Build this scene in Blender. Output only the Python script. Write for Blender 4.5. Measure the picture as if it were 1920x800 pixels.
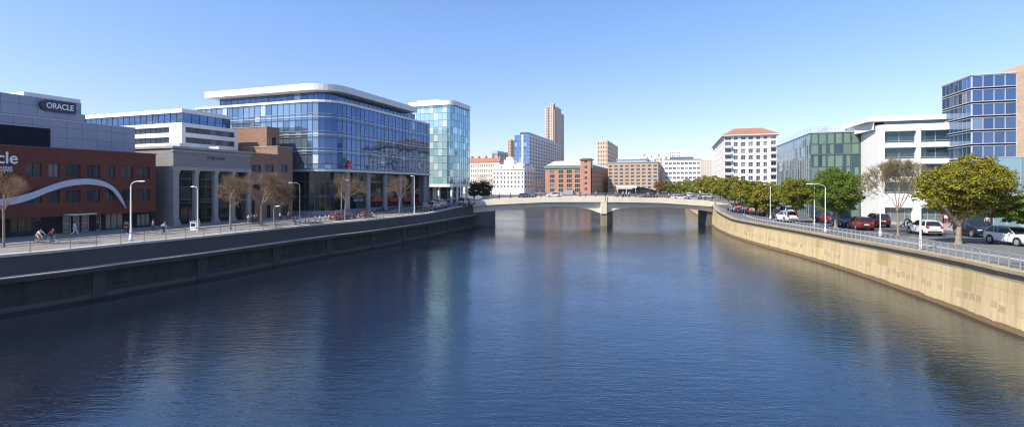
import bpy, bmesh, math, random
from mathutils import Vector, Matrix, noise
R = math.radians
for o in list(bpy.data.objects): bpy.data.objects.remove(o)
sc = bpy.context.scene
COL = sc.collection
# ------------------------------------------------------------------ camera, light, exposure
F = 900.0; CX = 960.0; HY = 348.0; CZ = 9.5
cam = bpy.data.cameras.new('camera'); camo = bpy.data.objects.new('camera', cam); COL.objects.link(camo)
camo.location = (0, 0, CZ); camo.rotation_euler = (R(90), 0, 0)
cam.sensor_width = 36; cam.lens = 36*F/1920; cam.shift_y = -(400-HY)/1920
cam.clip_start = 0.5; cam.clip_end = 9000
sc.camera = camo
SUN = Vector((-.955, -.622, 1.22)).normalized()
w = bpy.data.worlds.new('World'); sc.world = w; w.use_nodes = True
nt = w.node_tree; bg = nt.nodes['Background']
sky = nt.nodes.new('ShaderNodeTexSky'); sky.sky_type = 'NISHITA'; sky.sun_disc = False
sky.sun_elevation = math.asin(SUN.z); sky.sun_rotation = math.atan2(SUN.x, SUN.y)
sky.altitude = 0; sky.air_density = 1.0; sky.dust_density = 0.3; sky.ozone_density = 4.0
tint = nt.nodes.new('ShaderNodeMix'); tint.data_type = 'RGBA'; tint.blend_type = 'MULTIPLY'; tint.inputs[0].default_value = 1; tc = nt.nodes.new('ShaderNodeTexCoord'); sx = nt.nodes.new('ShaderNodeSeparateXYZ'); nt.links.new(tc.outputs['Generated'], sx.inputs[0])
rp = nt.nodes.new('ShaderNodeValToRGB'); rp.color_ramp.elements[0].color = (.93, .775, 1.0, 1); rp.color_ramp.elements[1].color = (.90, .955, 1.08, 1)
rp.color_ramp.elements[0].position = .0; rp.color_ramp.elements[1].position = .32
nt.links.new(sx.outputs[2], rp.inputs[0]); nt.links.new(rp.outputs[0], tint.inputs[7])
nt.links.new(sky.outputs[0], tint.inputs[6]); nt.links.new(tint.outputs[2], bg.inputs[0]); bg.inputs[1].default_value = 0.14
sl = bpy.data.lights.new('sun', 'SUN'); sl.energy = 4.9; sl.angle = R(0.5); sl.color = (1.0, 0.93, 0.82)
so = bpy.data.objects.new('sun', sl); COL.objects.link(so); so.location = SUN*300
so.rotation_euler = SUN.to_track_quat('Z', 'Y').to_euler()
sc.view_settings.view_transform = 'Standard'; sc.view_settings.look = 'None'
sc.view_settings.exposure = 0.6; sc.view_settings.gamma = 1; sc.view_settings.use_curve_mapping = False
sc.cycles.max_bounces = 6; sc.cycles.glossy_bounces = 4; sc.cycles.diffuse_bounces = 3
sc.cycles.transparent_max_bounces = 6; sc.cycles.caustics_reflective = False; sc.cycles.caustics_refractive = False
sc.cycles.sample_clamp_indirect = 4; sc.cycles.filter_width = 1.15

# ------------------------------------------------------------------ placing
def interp(t, x):
    if x <= t[0][0]: return t[0][1]
    for (a, b), (c, d) in zip(t, t[1:]):
        if x <= c: return b+(d-b)*(x-a)/(c-a)
    return t[-1][1]
TL = [(0,4.3),(90,4.3),(114,5.2),(140,5.0),(9000,5.0)]
TR = [(0,4.0),(35,4.0),(46,3.75),(55,3.55),(76,3.5),(90,3.4),(105,4.1),(114,5.0),(9000,5.0)]
def zL(y): return interp(TL, y)
def zR(y): return interp(TR, y)
def G(px, py, fn):
    z = fn if not callable(fn) else fn(60)
    for _ in range(30):
        y = F*(CZ-z)/(py-HY)
        if callable(fn): z = .5*z+.5*fn(y)
    return Vector(((px-CX)/F*y, y, z))
def A(px, Y, z=0): return Vector(((px-CX)/F*Y, Y, z))
TH = math.atan2(-.326, .945)
E1 = Vector((.9453, -.3261)); E2 = Vector((.3261, .9453))      # riverward (left bank) / up-river
class Fr:
    """frame of a building: origin P, local x = E1, local y = E2"""
    def __init__(s, P): s.P = P
    def b(s, px, a=0.):      # on plane local x=a, local y at picture column px
        k = (px-CX)/F; ox = s.P.x+a*E1.x; oy = s.P.y+a*E1.y
        return (k*oy-ox)/(E2.x-k*E2.y)
    def a(s, px, b=0.):
        k = (px-CX)/F; ox = s.P.x+b*E2.x; oy = s.P.y+b*E2.y
        return (k*oy-ox)/(E1.x-k*E1.y)
    def z(s, py, a=0., b=0.):
        y = s.P.y+a*E1.y+b*E2.y
        return CZ-(py-HY)*y/F-s.P.z
    def rz(s, px, py, a=0.):
        b = s.b(px, a); return b, s.z(py, a, b)
# ------------------------------------------------------------------ materials
def newmat(name):
    m = bpy.data.materials.new(name); m.use_nodes = True
    return m, m.node_tree, m.node_tree.nodes['Principled BSDF']
def N(nt, t, **k):
    n = nt.nodes.new(t)
    for a, v in k.items(): setattr(n, a, v)
    return n
def ramp(nt, stops):
    n = nt.nodes.new('ShaderNodeValToRGB'); e = n.color_ramp.elements
    while len(e) > 1: e.remove(e[-1])
    e[0].position = stops[0][0]; e[0].color = (*stops[0][1], 1) if len(stops[0][1]) == 3 else stops[0][1]
    for p, c in stops[1:]:
        x = e.new(p); x.color = (*c, 1)
    return n
def mixc(nt, a, b, f, mode='MIX'):
    n = nt.nodes.new('ShaderNodeMix'); n.data_type = 'RGBA'; n.blend_type = mode
    for i, v in ((0, f), (6, a), (7, b)):
        if hasattr(v, 'is_output') or isinstance(v, bpy.types.NodeSocket): nt.links.new(v, n.inputs[i])
        elif i == 0: n.inputs[0].default_value = v
        else: n.inputs[i].default_value = (*v, 1)
    return n.outputs[2]
def math_(nt, op, a, b=None, c=None):
    n = nt.nodes.new('ShaderNodeMath'); n.operation = op
    for i, v in enumerate((a, b, c)):
        if v is None: continue
        if isinstance(v, bpy.types.NodeSocket): nt.links.new(v, n.inputs[i])
        else: n.inputs[i].default_value = v
    return n.outputs[0]
def tex(nt, kind='Object', scale=(1,1,1)):
    tc = nt.nodes.new('ShaderNodeTexCoord'); mp = nt.nodes.new('ShaderNodeMapping')
    mp.inputs['Scale'].default_value = scale
    nt.links.new(tc.outputs[kind], mp.inputs[0]); return mp.outputs[0]
def noise_(nt, vec, scale, detail=4, rough=.6):
    n = nt.nodes.new('ShaderNodeTexNoise'); n.inputs['Scale'].default_value = scale
    n.inputs['Detail'].default_value = detail; n.inputs['Roughness'].default_value = rough
    nt.links.new(vec, n.inputs[0]); return n.outputs[0]
_M = {}
def plain(name, col, rough=.6, metal=0., var=.12, scale=1.5, bump=0., streak=False, spec=None):
    if name in _M: return _M[name]
    m, nt, p = newmat(name)
    v = tex(nt, 'Object', (1, 1, .15) if streak else (1, 1, 1))
    f = noise_(nt, v, scale, 5)
    r = ramp(nt, [(.25, (0,0,0)), (.75, (1,1,1))]); nt.links.new(f, r.inputs[0])
    c = mixc(nt, tuple(x*(1-var) for x in col), tuple(min(1, x*(1+var)) for x in col), r.outputs[0])
    nt.links.new(c, p.inputs['Base Color'])
    p.inputs['Roughness'].default_value = rough; p.inputs['Metallic'].default_value = metal
    if spec is not None: p.inputs['Specular IOR Level'].default_value = spec
    if bump:
        b = N(nt, 'ShaderNodeBump'); b.inputs['Strength'].default_value = bump; b.inputs['Distance'].default_value = .02
        nt.links.new(noise_(nt, tex(nt), scale*12, 4), b.inputs['Height']); nt.links.new(b.outputs[0], p.inputs['Normal'])
    _M[name] = m; return m
def coursed(name, col, mortar, bw, bh, off=.5, ms=.015, var=.15, rough=.8, big=.15):
    """brick or tile cladding laid out in metres on the UV of the wall"""
    if name in _M: return _M[name]
    m, nt, p = newmat(name)
    uv = tex(nt, 'UV')
    b = N(nt, 'ShaderNodeTexBrick', offset=off, squash=1)
    nt.links.new(uv, b.inputs['Vector'])
    b.inputs['Scale'].default_value = 1; b.inputs['Brick Width'].default_value = bw; b.inputs['Row Height'].default_value = bh
    b.inputs['Mortar Size'].default_value = ms; b.inputs['Mortar Smooth'].default_value = .3
    b.inputs['Color1'].default_value = (*[x*(1-var) for x in col], 1); b.inputs['Color2'].default_value = (*[min(1, x*(1+var)) for x in col], 1)
    b.inputs['Mortar'].default_value = (*mortar, 1)
    f = noise_(nt, uv, .35, 5, .65)
    c = mixc(nt, b.outputs[0], mixc(nt, b.outputs[0], (.55,.5,.45), 1.0, 'MULTIPLY'), math_(nt, 'MULTIPLY', f, big*2))
    nt.links.new(c, p.inputs['Base Color']); p.inputs['Roughness'].default_value = rough
    _M[name] = m; return m
def glassm(name, tint, dark, light, rough=.03, metal=.75, pl=.12, info='island', spec=.5):
    """coated office glass: mirror tinted by the coating, some panes show blinds or lit depth behind"""
    if name in _M: return _M[name]
    m, nt, p = newmat(name)
    g = N(nt, 'ShaderNodeNewGeometry'); oi = N(nt, 'ShaderNodeObjectInfo')
    rnd = g.outputs['Random Per Island'] if info == 'island' else oi.outputs['Random']
    r = ramp(nt, [(0., dark), (.5, tint), (1-pl, tint), (1-pl+.02, light)]); r.color_ramp.interpolation = 'LINEAR'
    nt.links.new(rnd, r.inputs[0]); nt.links.new(r.outputs[0], p.inputs['Base Color'])
    p.inputs['Metallic'].default_value = metal; p.inputs['Roughness'].default_value = rough; p.inputs['Specular IOR Level'].default_value = spec
    bp = N(nt, 'ShaderNodeBump'); bp.inputs['Strength'].default_value = .03; bp.inputs['Distance'].default_value = .15
    nt.links.new(noise_(nt, tex(nt), .55, 2, .5), bp.inputs['Height']); nt.links.new(bp.outputs[0], p.inputs['Normal'])
    _M[name] = m; return m
def leafm(name, cols, rough=.6):
    m, nt, p = newmat(name)
    g = N(nt, 'ShaderNodeNewGeometry')
    r = ramp(nt, [(i/(len(cols)-1), c) for i, c in enumerate(cols)]); nt.links.new(g.outputs['Random Per Island'], r.inputs[0])
    f = noise_(nt, tex(nt), .45, 3)
    c = mixc(nt, r.outputs[0], mixc(nt, r.outputs[0], (1.5,1.15,.55), 1., 'MULTIPLY'), f)
    nt.links.new(c, p.inputs['Base Color']); p.inputs['Roughness'].default_value = rough
    p.inputs['Specular IOR Level'].default_value = .25
    t = N(nt, 'ShaderNodeBsdfTranslucent'); nt.links.new(c, t.inputs[0])
    mx = N(nt, 'ShaderNodeMixShader'); mx.inputs[0].default_value = .3
    out = nt.nodes['Material Output']
    nt.links.new(p.outputs[0], mx.inputs[1]); nt.links.new(t.outputs[0], mx.inputs[2]); nt.links.new(mx.outputs[0], out.inputs[0])
    return m
def paint(name, col):
    if name in _M: return _M[name]
    m, nt, p = newmat(name)
    c = mixc(nt, col, tuple(x*.82+.01 for x in col), noise_(nt, tex(nt), 2.5, 4))
    nt.links.new(c, p.inputs['Base Color']); p.inputs['Roughness'].default_value = .32; p.inputs['Coat Weight'].default_value = .8
    p.inputs['Coat Roughness'].default_value = .06; _M[name] = m; return m
# ------------------------------------------------------------------ mesh builder
class MB:
    def __init__(s): s.v = []; s.f = []; s.uv = []; s.mi = []; s.m = 0; s.sm = []
    def face(s, pts, uv=None, smooth=False):
        i = len(s.v); s.v += [tuple(p) for p in pts]; s.f.append(tuple(range(i, i+len(pts))))
        s.uv.append(uv or [(p[0]+p[1], p[2]) for p in pts]); s.mi.append(s.m); s.sm.append(smooth)
    def box(s, x0, x1, y0, y1, z0, z1):
        if x1 < x0: x0, x1 = x1, x0
        if y1 < y0: y0, y1 = y1, y0
        P = lambda a, b, c: (a, b, c)
        s.face([P(x0,y0,z0),P(x1,y0,z0),P(x1,y0,z1),P(x0,y0,z1)], [(x0,z0),(x1,z0),(x1,z1),(x0,z1)])
        s.face([P(x1,y0,z0),P(x1,y1,z0),P(x1,y1,z1),P(x1,y0,z1)], [(y0,z0),(y1,z0),(y1,z1),(y0,z1)])
        s.face([P(x1,y1,z0),P(x0,y1,z0),P(x0,y1,z1),P(x1,y1,z1)], [(-x1,z0),(-x0,z0),(-x0,z1),(-x1,z1)])
        s.face([P(x0,y1,z0),P(x0,y0,z0),P(x0,y0,z1),P(x0,y1,z1)], [(-y1,z0),(-y0,z0),(-y0,z1),(-y1,z1)])
        s.face([P(x0,y0,z1),P(x1,y0,z1),P(x1,y1,z1),P(x0,y1,z1)], [(x0,y0),(x1,y0),(x1,y1),(x0,y1)])
        s.face([P(x0,y1,z0),P(x1,y1,z0),P(x1,y0,z0),P(x0,y0,z0)], [(x0,y1),(x1,y1),(x1,y0),(x0,y0)])
    def seg(s, O, d, s0, s1, n0, n1, z0, z1):
        """box along direction d from O: s0..s1 along, n0..n1 outward (right of d)"""
        nx, ny = d[1], -d[0]
        q = lambda a, b, z: (O[0]+d[0]*a+nx*b, O[1]+d[1]*a+ny*b, z)
        c = [q(s0,n1,z0),q(s1,n1,z0),q(s1,n0,z0),q(s0,n0,z0)]; t = [q(s0,n1,z1),q(s1,n1,z1),q(s1,n0,z1),q(s0,n0,z1)]
        L = [(s0,z0),(s1,z0),(s1,z1),(s0,z1)]
        s.face([c[0],c[1],t[1],t[0]], L); s.face([c[1],c[2],t[2],t[1]]); s.face([c[2],c[3],t[3],t[2]]); s.face([c[3],c[0],t[0],t[3]])
        s.face(t); s.face(c[::-1])
    def prism(s, poly, z0, z1, cap=True):
        n = len(poly); u = 0
        for i in range(n):
            a, b = poly[i], poly[(i+1) % n]; L = math.hypot(b[0]-a[0], b[1]-a[1])
            s.face([(a[0],a[1],z0),(b[0],b[1],z0),(b[0],b[1],z1),(a[0],a[1],z1)], [(u,z0),(u+L,z0),(u+L,z1),(u,z1)]); u += L
        if cap:
            s.face([(p[0],p[1],z1) for p in poly]); s.face([(p[0],p[1],z0) for p in poly][::-1])
    def tube(s, p, q, r0, r1, n=6, smooth=True, caps=False):
        p, q = Vector(p), Vector(q); d = q-p
        if d.length < 1e-6: return
        x = d.orthogonal().normalized(); y = d.cross(x).normalized()
        A_ = []; B_ = []
        for i in range(n):
            t = 2*math.pi*i/n; o = x*math.cos(t)+y*math.sin(t)
            A_.append(p+o*r0); B_.append(q+o*r1)
        i0 = len(s.v); s.v += [tuple(v) for v in A_+B_]
        for i in range(n):
            j = (i+1) % n; s.f.append((i0+i, i0+j, i0+n+j, i0+n+i)); s.uv.append([(0,0)]*4); s.mi.append(s.m); s.sm.append(smooth)
        if caps:
            s.f.append(tuple(i0+n+i for i in range(n))); s.uv.append([(0,0)]*n); s.mi.append(s.m); s.sm.append(False)
            s.f.append(tuple(i0+i for i in reversed(range(n)))); s.uv.append([(0,0)]*n); s.mi.append(s.m); s.sm.append(False)
    def path(s, pts, r, n=6):
        for a, b in zip(pts, pts[1:]): s.tube(a, b, r, r, n)
    def ball(s, c, r, nu=10, nv=6, z0=-1):
        for i in range(nv):
            for j in range(nu):
                q = []
                for (a, b) in ((i,j),(i,j+1),(i+1,j+1),(i+1,j)):
                    t = math.pi*(a/nv); u = 2*math.pi*b/nu; zz = -math.cos(t)
                    if zz < z0: zz = z0
                    q.append((c[0]+r[0]*math.sin(t)*math.cos(u), c[1]+r[1]*math.sin(t)*math.sin(u), c[2]+r[2]*zz))
                s.face(q, smooth=True)
    def wall(s, O, d, L, z0, z1, holes=(), depth=.25):
        S = sorted({0., L, *[h[0] for h in holes], *[h[1] for h in holes]}); T = sorted({z0, z1, *[h[2] for h in holes], *[h[3] for h in holes]})
        S = [x for x in S if -1e-6 <= x <= L+1e-6]; T = [x for x in T if z0-1e-6 <= x <= z1+1e-6]
        nx, ny = d[1], -d[0]
        q = lambda a, z, n=0.: (O[0]+d[0]*a-nx*n, O[1]+d[1]*a-ny*n, z)
        bycol = {}
        for h in holes:
            for k, a in enumerate(S[:-1]):
                if h[0]-1e-6 <= a < h[1]-1e-6: bycol.setdefault(k, []).append(h)
        for k, (a, b) in enumerate(zip(S, S[1:])):
            hs = bycol.get(k, ()); run = None
            for c, e in zip(T, T[1:]):
                m_ = (c+e)/2; inside = any(h[2] < m_ < h[3] for h in hs)
                if inside:
                    if run: s.face([q(a,run[0]),q(b,run[0]),q(b,run[1]),q(a,run[1])], [(a,run[0]),(b,run[0]),(b,run[1]),(a,run[1])]); run = None
                else: run = (run[0], e) if run else (c, e)
            if run: s.face([q(a,run[0]),q(b,run[0]),q(b,run[1]),q(a,run[1])], [(a,run[0]),(b,run[0]),(b,run[1]),(a,run[1])])
        for a, b, c, e in holes:
            s.face([q(a,c),q(a,c,depth),q(a,e,depth),q(a,e)][::-1]); s.face([q(b,c),q(b,e),q(b,e,depth),q(b,c,depth)][::-1])
            s.face([q(a,c),q(b,c),q(b,c,depth),q(a,c,depth)]); s.face([q(a,e),q(a,e,depth),q(b,e,depth),q(b,e)])
    def build(s, name, mats, parent=None, **pr):
        me = bpy.data.meshes.new(name); me.from_pydata(s.v, [], s.f)
        ul = me.uv_layers.new(name='UVMap')
        flat = [c for f in s.uv for p in f for c in p[:2]]
        ul.data.foreach_set('uv', flat)
        me.polygons.foreach_set('material_index', s.mi); me.polygons.foreach_set('use_smooth', s.sm)
        for m in (mats if isinstance(mats, (list, tuple)) else [mats]): me.materials.append(m)
        return link(name, me, parent, **pr)
def link(name, me, parent=None, **pr):
    o = bpy.data.objects.new(name, me); COL.objects.link(o)
    if parent: o.parent = parent
    for k, v in pr.items(): o[k] = v
    return o
def thing(name, label, cat, P=(0,0,0), rz=0., group=None):
    o = bpy.data.objects.new(name, None); COL.objects.link(o); o.empty_display_size = .3
    o.location = P; o.rotation_euler = (0, 0, rz); o['label'] = label; o['category'] = cat
    if group: o['group'] = group
    return o
def kids(o, _c={}):
    return KIDS.get(o.name, None) or [c for c in bpy.data.objects if c.parent == o]
KIDS = {}
def copy_thing(root, P, rz=0., label=None, group=None, scale=None, mats=None):
    def cp(o, par):
        c = o.copy(); COL.objects.link(c)
        if par: c.parent = par
        if mats and c.type == 'MESH':
            for i, sl_ in enumerate(c.material_slots):
                if sl_.material and sl_.material.name in mats:
                    mm = mats[sl_.material.name]; sl_.link = 'OBJECT'; sl_.material = mm
        if o.name not in KIDS: KIDS[o.name] = [k for k in bpy.data.objects if k.parent == o]
        for k in KIDS[o.name]: cp(k, c)
        return c
    r = cp(root, None); r.location = P; r.rotation_euler = (0, 0, rz)
    if scale: r.scale = scale if isinstance(scale, tuple) else (scale,)*3
    if label: r['label'] = label
    if group: r['group'] = group
    return r
def text_mesh(body, size, depth, bold=0., width=None):
    c = bpy.data.curves.new('lettering', 'FONT'); c.body = body; c.size = size; c.extrude = depth; c.offset = bold
    c.align_x = 'CENTER'; c.align_y = 'CENTER'
    o = bpy.data.objects.new('lettering', c); COL.objects.link(o)
    dg = bpy.context.evaluated_depsgraph_get(); me = bpy.data.meshes.new_from_object(o.evaluated_get(dg))
    bpy.data.objects.remove(o)
    if width:
        xs = [v.co.x for v in me.vertices]; k = width/(max(xs)-min(xs)); c0 = (max(xs)+min(xs))/2
        for v in me.vertices: v.co.x = (v.co.x-c0)*k
    return me
def lettering(body, size, mat, parent, loc, rz, bold=0., depth=.04, name='lettering', width=None):
    me = text_mesh(body, size, depth, bold, width); me.materials.clear(); me.materials.append(mat)
    o = link(name, me, parent); o.location = loc; o.rotation_euler = (R(90), 0, rz); return o
# ------------------------------------------------------------------ windows
_W = {}
def win_mesh(w, h, nv, nh, fr, two, fm, gm):
    k = (round(w, 2), round(h, 2), nv, nh, fr, two, fm.name, gm.name)
    if k in _W: return _W[k]
    def frame(b):
        f = fr
        b.box(-w/2, w/2, -.04, .03, -h/2, -h/2+f); b.box(-w/2, w/2, -.04, .03, h/2-f, h/2)
        b.box(-w/2, -w/2+f, -.04, .03, -h/2+f, h/2-f); b.box(w/2-f, w/2, -.04, .03, -h/2+f, h/2-f)
        for i in range(1, nv): x = -w/2+w*i/nv; b.box(x-f*.4, x+f*.4, -.035, .03, -h/2+f, h/2-f)
        for i in range(1, nh): z = -h/2+h*i/nh; b.box(-w/2+f, w/2-f, -.03, .03, z-f*.4, z+f*.4)
    def pane(b): b.face([(-w/2,.032,-h/2),(w/2,.032,-h/2),(w/2,.032,h/2),(-w/2,.032,h/2)])
    def mesh(b, nm, mats):
        o = b.build(nm, mats); me = o.data; bpy.data.objects.remove(o); return me
    if two:
        a = MB(); frame(a); b = MB(); pane(b); r = (mesh(a, 'window', fm), mesh(b, 'pane', gm))
    else:
        a = MB(); frame(a); a.m = 1; pane(a); r = (mesh(a, 'window', [fm, gm]), None)
    _W[k] = r; return r
NW = {}
def windows(par, O, d, holes, fm, gm, nv=2, nh=1, fr=.06, two=False, depth=.2, name='window'):
    """one window object per opening; past 100 on one building the rest go in one 'stuff' part"""
    rest = MB()
    for (a, b, c, e) in holes:
        s = (a+b)/2; nx, ny = d[1], -d[0]
        if NW.get(par.name, 0) < 98:
            NW[par.name] = NW.get(par.name, 0)+1
            m1, m2 = win_mesh(b-a, e-c, nv, nh, fr, two, fm, gm)
            o = link(name, m1, par); o.location = (O[0]+d[0]*s-nx*depth, O[1]+d[1]*s-ny*depth, (c+e)/2)
            o.rotation_euler = (0, 0, math.atan2(d[1], d[0]))
            if m2: link('pane', m2, o)
        else:
            q = lambda a_, z, n: (O[0]+d[0]*a_-nx*n, O[1]+d[1]*a_-ny*n, z)
            rest.m = 1; rest.face([q(a,c,depth+.03),q(b,c,depth+.03),q(b,e,depth+.03),q(a,e,depth+.03)])
            rest.m = 0
            for i in range(1, nv): x = a+(b-a)*i/nv; rest.seg(O, d, x-fr/2, x+fr/2, -depth-.02, -depth+.02, c, e)
            rest.seg(O, d, a, b, -depth-.02, -depth+.02, c, c+fr); rest.seg(O, d, a, b, -depth-.02, -depth+.02, e-fr, e)
    if rest.f: rest.build(name, [fm, gm], par, kind='stuff')
def grid_holes(L, z0, z1, nc, nr, fw=.55, fh=.5, m0=0., m1=0., zo=.5):
    cw = (L-m0-m1)/nc; ch = (z1-z0)/nr; out = []
    for j in range(nr):
        for i in range(nc):
            s = m0+cw*(i+.5); z = z0+ch*(j+zo)
            out.append((s-cw*fw/2, s+cw*fw/2, z-ch*fh/2, z+ch*fh/2))
    return out
def curtain(par, pts, rows, gm, mm, pitch=1.5, name='glass_facade', thick=.07, proud=.07, tilt=.006, hl=None, hthick=.12, seed=1, skip=None, closed=False):
    """curtain wall along a plan polyline (outside on the right): tilted panes in one part, mullions in another"""
    rg = random.Random(seed); g = MB(); mu = MB(); nodes = [0.]
    seglen = [math.hypot(b[0]-a[0], b[1]-a[1]) for a, b in zip(pts, pts[1:])]
    for (a, b), L in zip(zip(pts, pts[1:]), seglen):
        n = max(1, round(L/pitch)); d = ((b[0]-a[0])/L, (b[1]-a[1])/L); nx, ny = d[1], -d[0]
        for i in range(n):
            s0, s1 = L*i/n, L*(i+1)/n
            for z0, z1 in zip(rows, rows[1:]):
                if skip and skip(a[0]+d[0]*s0, a[1]+d[1]*s0, z0): continue
                t = [rg.uniform(-tilt, tilt)*(s1-s0) for _ in range(2)]
                o = [t[0]+t[1], -t[0]+t[1], -t[0]-t[1], t[0]-t[1]]
                q = lambda s, z, k: (a[0]+d[0]*s+nx*k, a[1]+d[1]*s+ny*k, z)
                g.face([q(s0,z0,o[0]),q(s1,z0,o[1]),q(s1,z1,o[2]),q(s0,z1,o[3])])
            mu.seg(a, d, s0-thick/2, s0+thick/2, -.03, proud, rows[0], rows[-1])
        mu.seg(a, d, L-thick/2, L+thick/2, -.03, proud*.9, rows[0], rows[-1])
        for k, z in enumerate(rows):
            h = hthick if (hl is None or k in hl) else thick*.7
            mu.seg(a, d, 0, L, -.03, proud*(1.5 if h == hthick else .7)+.003*(k % 2), z-h/2, z+h/2)
    go = g.build(name, gm, par); mu.build('mullion_grid', mm, go); return go
def offset(pts, k):
    out = []
    for i, p in enumerate(pts):
        ds = []
        for a, b in ((i-1, i), (i, i+1)):
            if 0 <= a and b < len(pts):
                x, y = pts[b][0]-pts[a][0], pts[b][1]-pts[a][1]; l = math.hypot(x, y); ds.append((y/l, -x/l))
        nx = sum(t[0] for t in ds); ny = sum(t[1] for t in ds); l = nx*nx+ny*ny
        if len(ds) == 2: nx, ny = nx*2/l, ny*2/l
        out.append((p[0]+nx*k, p[1]+ny*k))
    return out
def ribbon(b, pts, z0, z1, n0=0., n1=.3):
    """solid band following a plan polyline, n0..n1 outward"""
    P0, P1 = offset(pts, n0), offset(pts, n1); u = 0
    for i in range(len(pts)-1):
        a, c, e, f = P1[i], P1[i+1], P0[i+1], P0[i]; L = math.hypot(a[0]-c[0], a[1]-c[1])
        b.face([(*a,z0),(*c,z0),(*c,z1),(*a,z1)], [(u,z0),(u+L,z0),(u+L,z1),(u,z1)]); b.face([(*e,z0),(*f,z0),(*f,z1),(*e,z1)])
        b.face([(*a,z1),(*c,z1),(*e,z1),(*f,z1)], [(u,0),(u+L,0),(u+L,1),(u,1)]); b.face([(*f,z0),(*e,z0),(*c,z0),(*a,z0)]); u += L
    for i in (0, -1): b.face([(*P0[i],z0),(*P1[i],z0),(*P1[i],z1),(*P0[i],z1)])
# ------------------------------------------------------------------ shared materials
M = {}
M['stone'] = plain('pale_stone', (.34,.32,.30), .8, var=.1, scale=.5, streak=True)
M['stoneblock'] = coursed('stone_blocks', (.27,.255,.25), (.19,.18,.175), 1.3, .62, .5, .02, .06)
M['whitewall'] = plain('white_render', (.78,.76,.72), .75, var=.06, scale=.35, streak=True)
M['whitemetal'] = plain('white_metal_cladding', (.74,.73,.71), .45, var=.05, scale=.4)
M['redbrick'] = coursed('red_brick', (.15,.034,.018), (.10,.028,.018), .45, .16, .5, .018, .22, big=.2)
M['orangebrick'] = coursed('orange_brick', (.52,.24,.15), (.45,.26,.19), .5, .2, .5, .02, .2)
M['brownbrick'] = coursed('brown_brick', (.30,.175,.11), (.22,.14,.10), .45, .16, .5, .018, .2)
M['sandbrick'] = coursed('sand_brick', (.52,.37,.25), (.46,.34,.25), .6, .2, .5, .02, .12)
M['tile'] = coursed('grey_tile_cladding', (.31,.34,.42), (.16,.18,.23), 1.47, 1.15, 0, .03, .05, .5)
M['darkclad'] = plain('dark_cladding', (.012,.014,.02), .7, var=.2, spec=.2)
M['frame'] = plain('dark_window_frame', (.035,.04,.048), .4, var=.1)
M['lframe'] = plain('light_window_frame', (.5,.52,.54), .4, var=.05)
M['mull'] = plain('grey_mullion', (.10,.13,.17), .35, metal=.3, var=.05)
M['mullp'] = plain('pale_mullion', (.42,.47,.50), .35, metal=.2, var=.05)
M['roof'] = plain('roof_felt', (.16,.16,.165), .9, var=.2)
M['terracotta'] = coursed('terracotta_tiles', (.46,.19,.10), (.30,.12,.07), .3, .35, .5, .03, .2)
M['gblue'] = glassm('blue_coated_glass', (.085,.15,.27), (.06,.11,.22), (.22,.31,.36), .035, .72, .05)
M['gblue_lit'] = glassm('blue_coated_glass_lit', (.26,.36,.43), (.12,.20,.30), (.60,.66,.65), .04, .65, .2)  # blue office glass, brightness of its sunlit side put into the colour
M['gteal'] = glassm('teal_glass', (.28,.46,.50), (.17,.32,.38), (.50,.66,.64), .05, .7, .12)
M['gteal_lit'] = glassm('teal_glass_lit', (.42,.62,.64), (.30,.50,.54), (.70,.78,.74), .12, .35, .3)  # paler copy of the teal, sunlight on that face put into it
M['ggreen'] = glassm('green_glass', (.07,.115,.12), (.03,.055,.065), (.16,.22,.20), .05, .55, .12)
M['gpanel'] = plain('green_glass_panel', (.14,.21,.15), .3, var=.12, scale=.3)
M['gdark'] = glassm('dark_glass', (.025,.035,.045), (.008,.01,.014), (.08,.10,.10), .05, .12, .10, spec=.4)
M['gwin'] = glassm('window_glass', (.035,.045,.06), (.012,.016,.022), (.16,.17,.17), .06, .05, .10, 'object', .28)
M['gvoid'] = plain('distant_dark_window', (.045,.05,.06), .45, var=.2)
M['gfar'] = glassm('far_window_glass', (.12,.13,.15), (.05,.055,.07), (.3,.3,.3), .12, .2, .15, 'object')
M['gshop'] = plain('shop_glass', (.13,.17,.165), .12, var=.35, scale=.6, spec=.8)
M['gsky'] = glassm('tower_glass', (.12,.19,.31), (.09,.14,.24), (.28,.35,.41), .03, .78, .05)
M['gskyb'] = glassm('tower_side_glass', (.14,.26,.44), (.11,.20,.35), (.40,.50,.58), .03, .85, .06)
M['gside'] = glassm('office_side_glass', (.16,.27,.29), (.12,.21,.24), (.24,.36,.36), .05, .6, .05)
M['concrete'] = plain('concrete', (.44,.42,.38), .85, var=.14, scale=.6, streak=True, bump=.2)
M['galv'] = plain('galvanised_steel', (.42,.45,.48), .4, metal=.5, var=.1)
M['whitepaint'] = plain('white_paint', (.82,.82,.80), .4, var=.04)
M['black'] = plain('black_plastic', (.015,.015,.018), .5, var=.1)
M['asphalt'] = plain('asphalt', (.085,.084,.083), .9, var=.25, scale=.5, bump=.3)
M['paving'] = coursed('paving', (.30,.28,.26), (.2,.19,.18), .9, .6, .5, .02, .08, .85)
M['kerb'] = plain('kerb_stone', (.42,.40,.37), .85, var=.12, scale=1)
M['earth'] = plain('city_ground', (.14,.14,.13), .95, var=.2, scale=.05)
M['line'] = plain('road_marking', (.7,.69,.66), .7, var=.15, scale=3)
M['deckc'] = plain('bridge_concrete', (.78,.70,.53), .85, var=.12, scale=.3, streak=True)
M['bark'] = plain('bark', (.27,.21,.145), .9, var=.3, scale=3, bump=.5)
M['twig'] = plain('twigs', (.23,.145,.085), .9, var=.3, scale=2)

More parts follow.
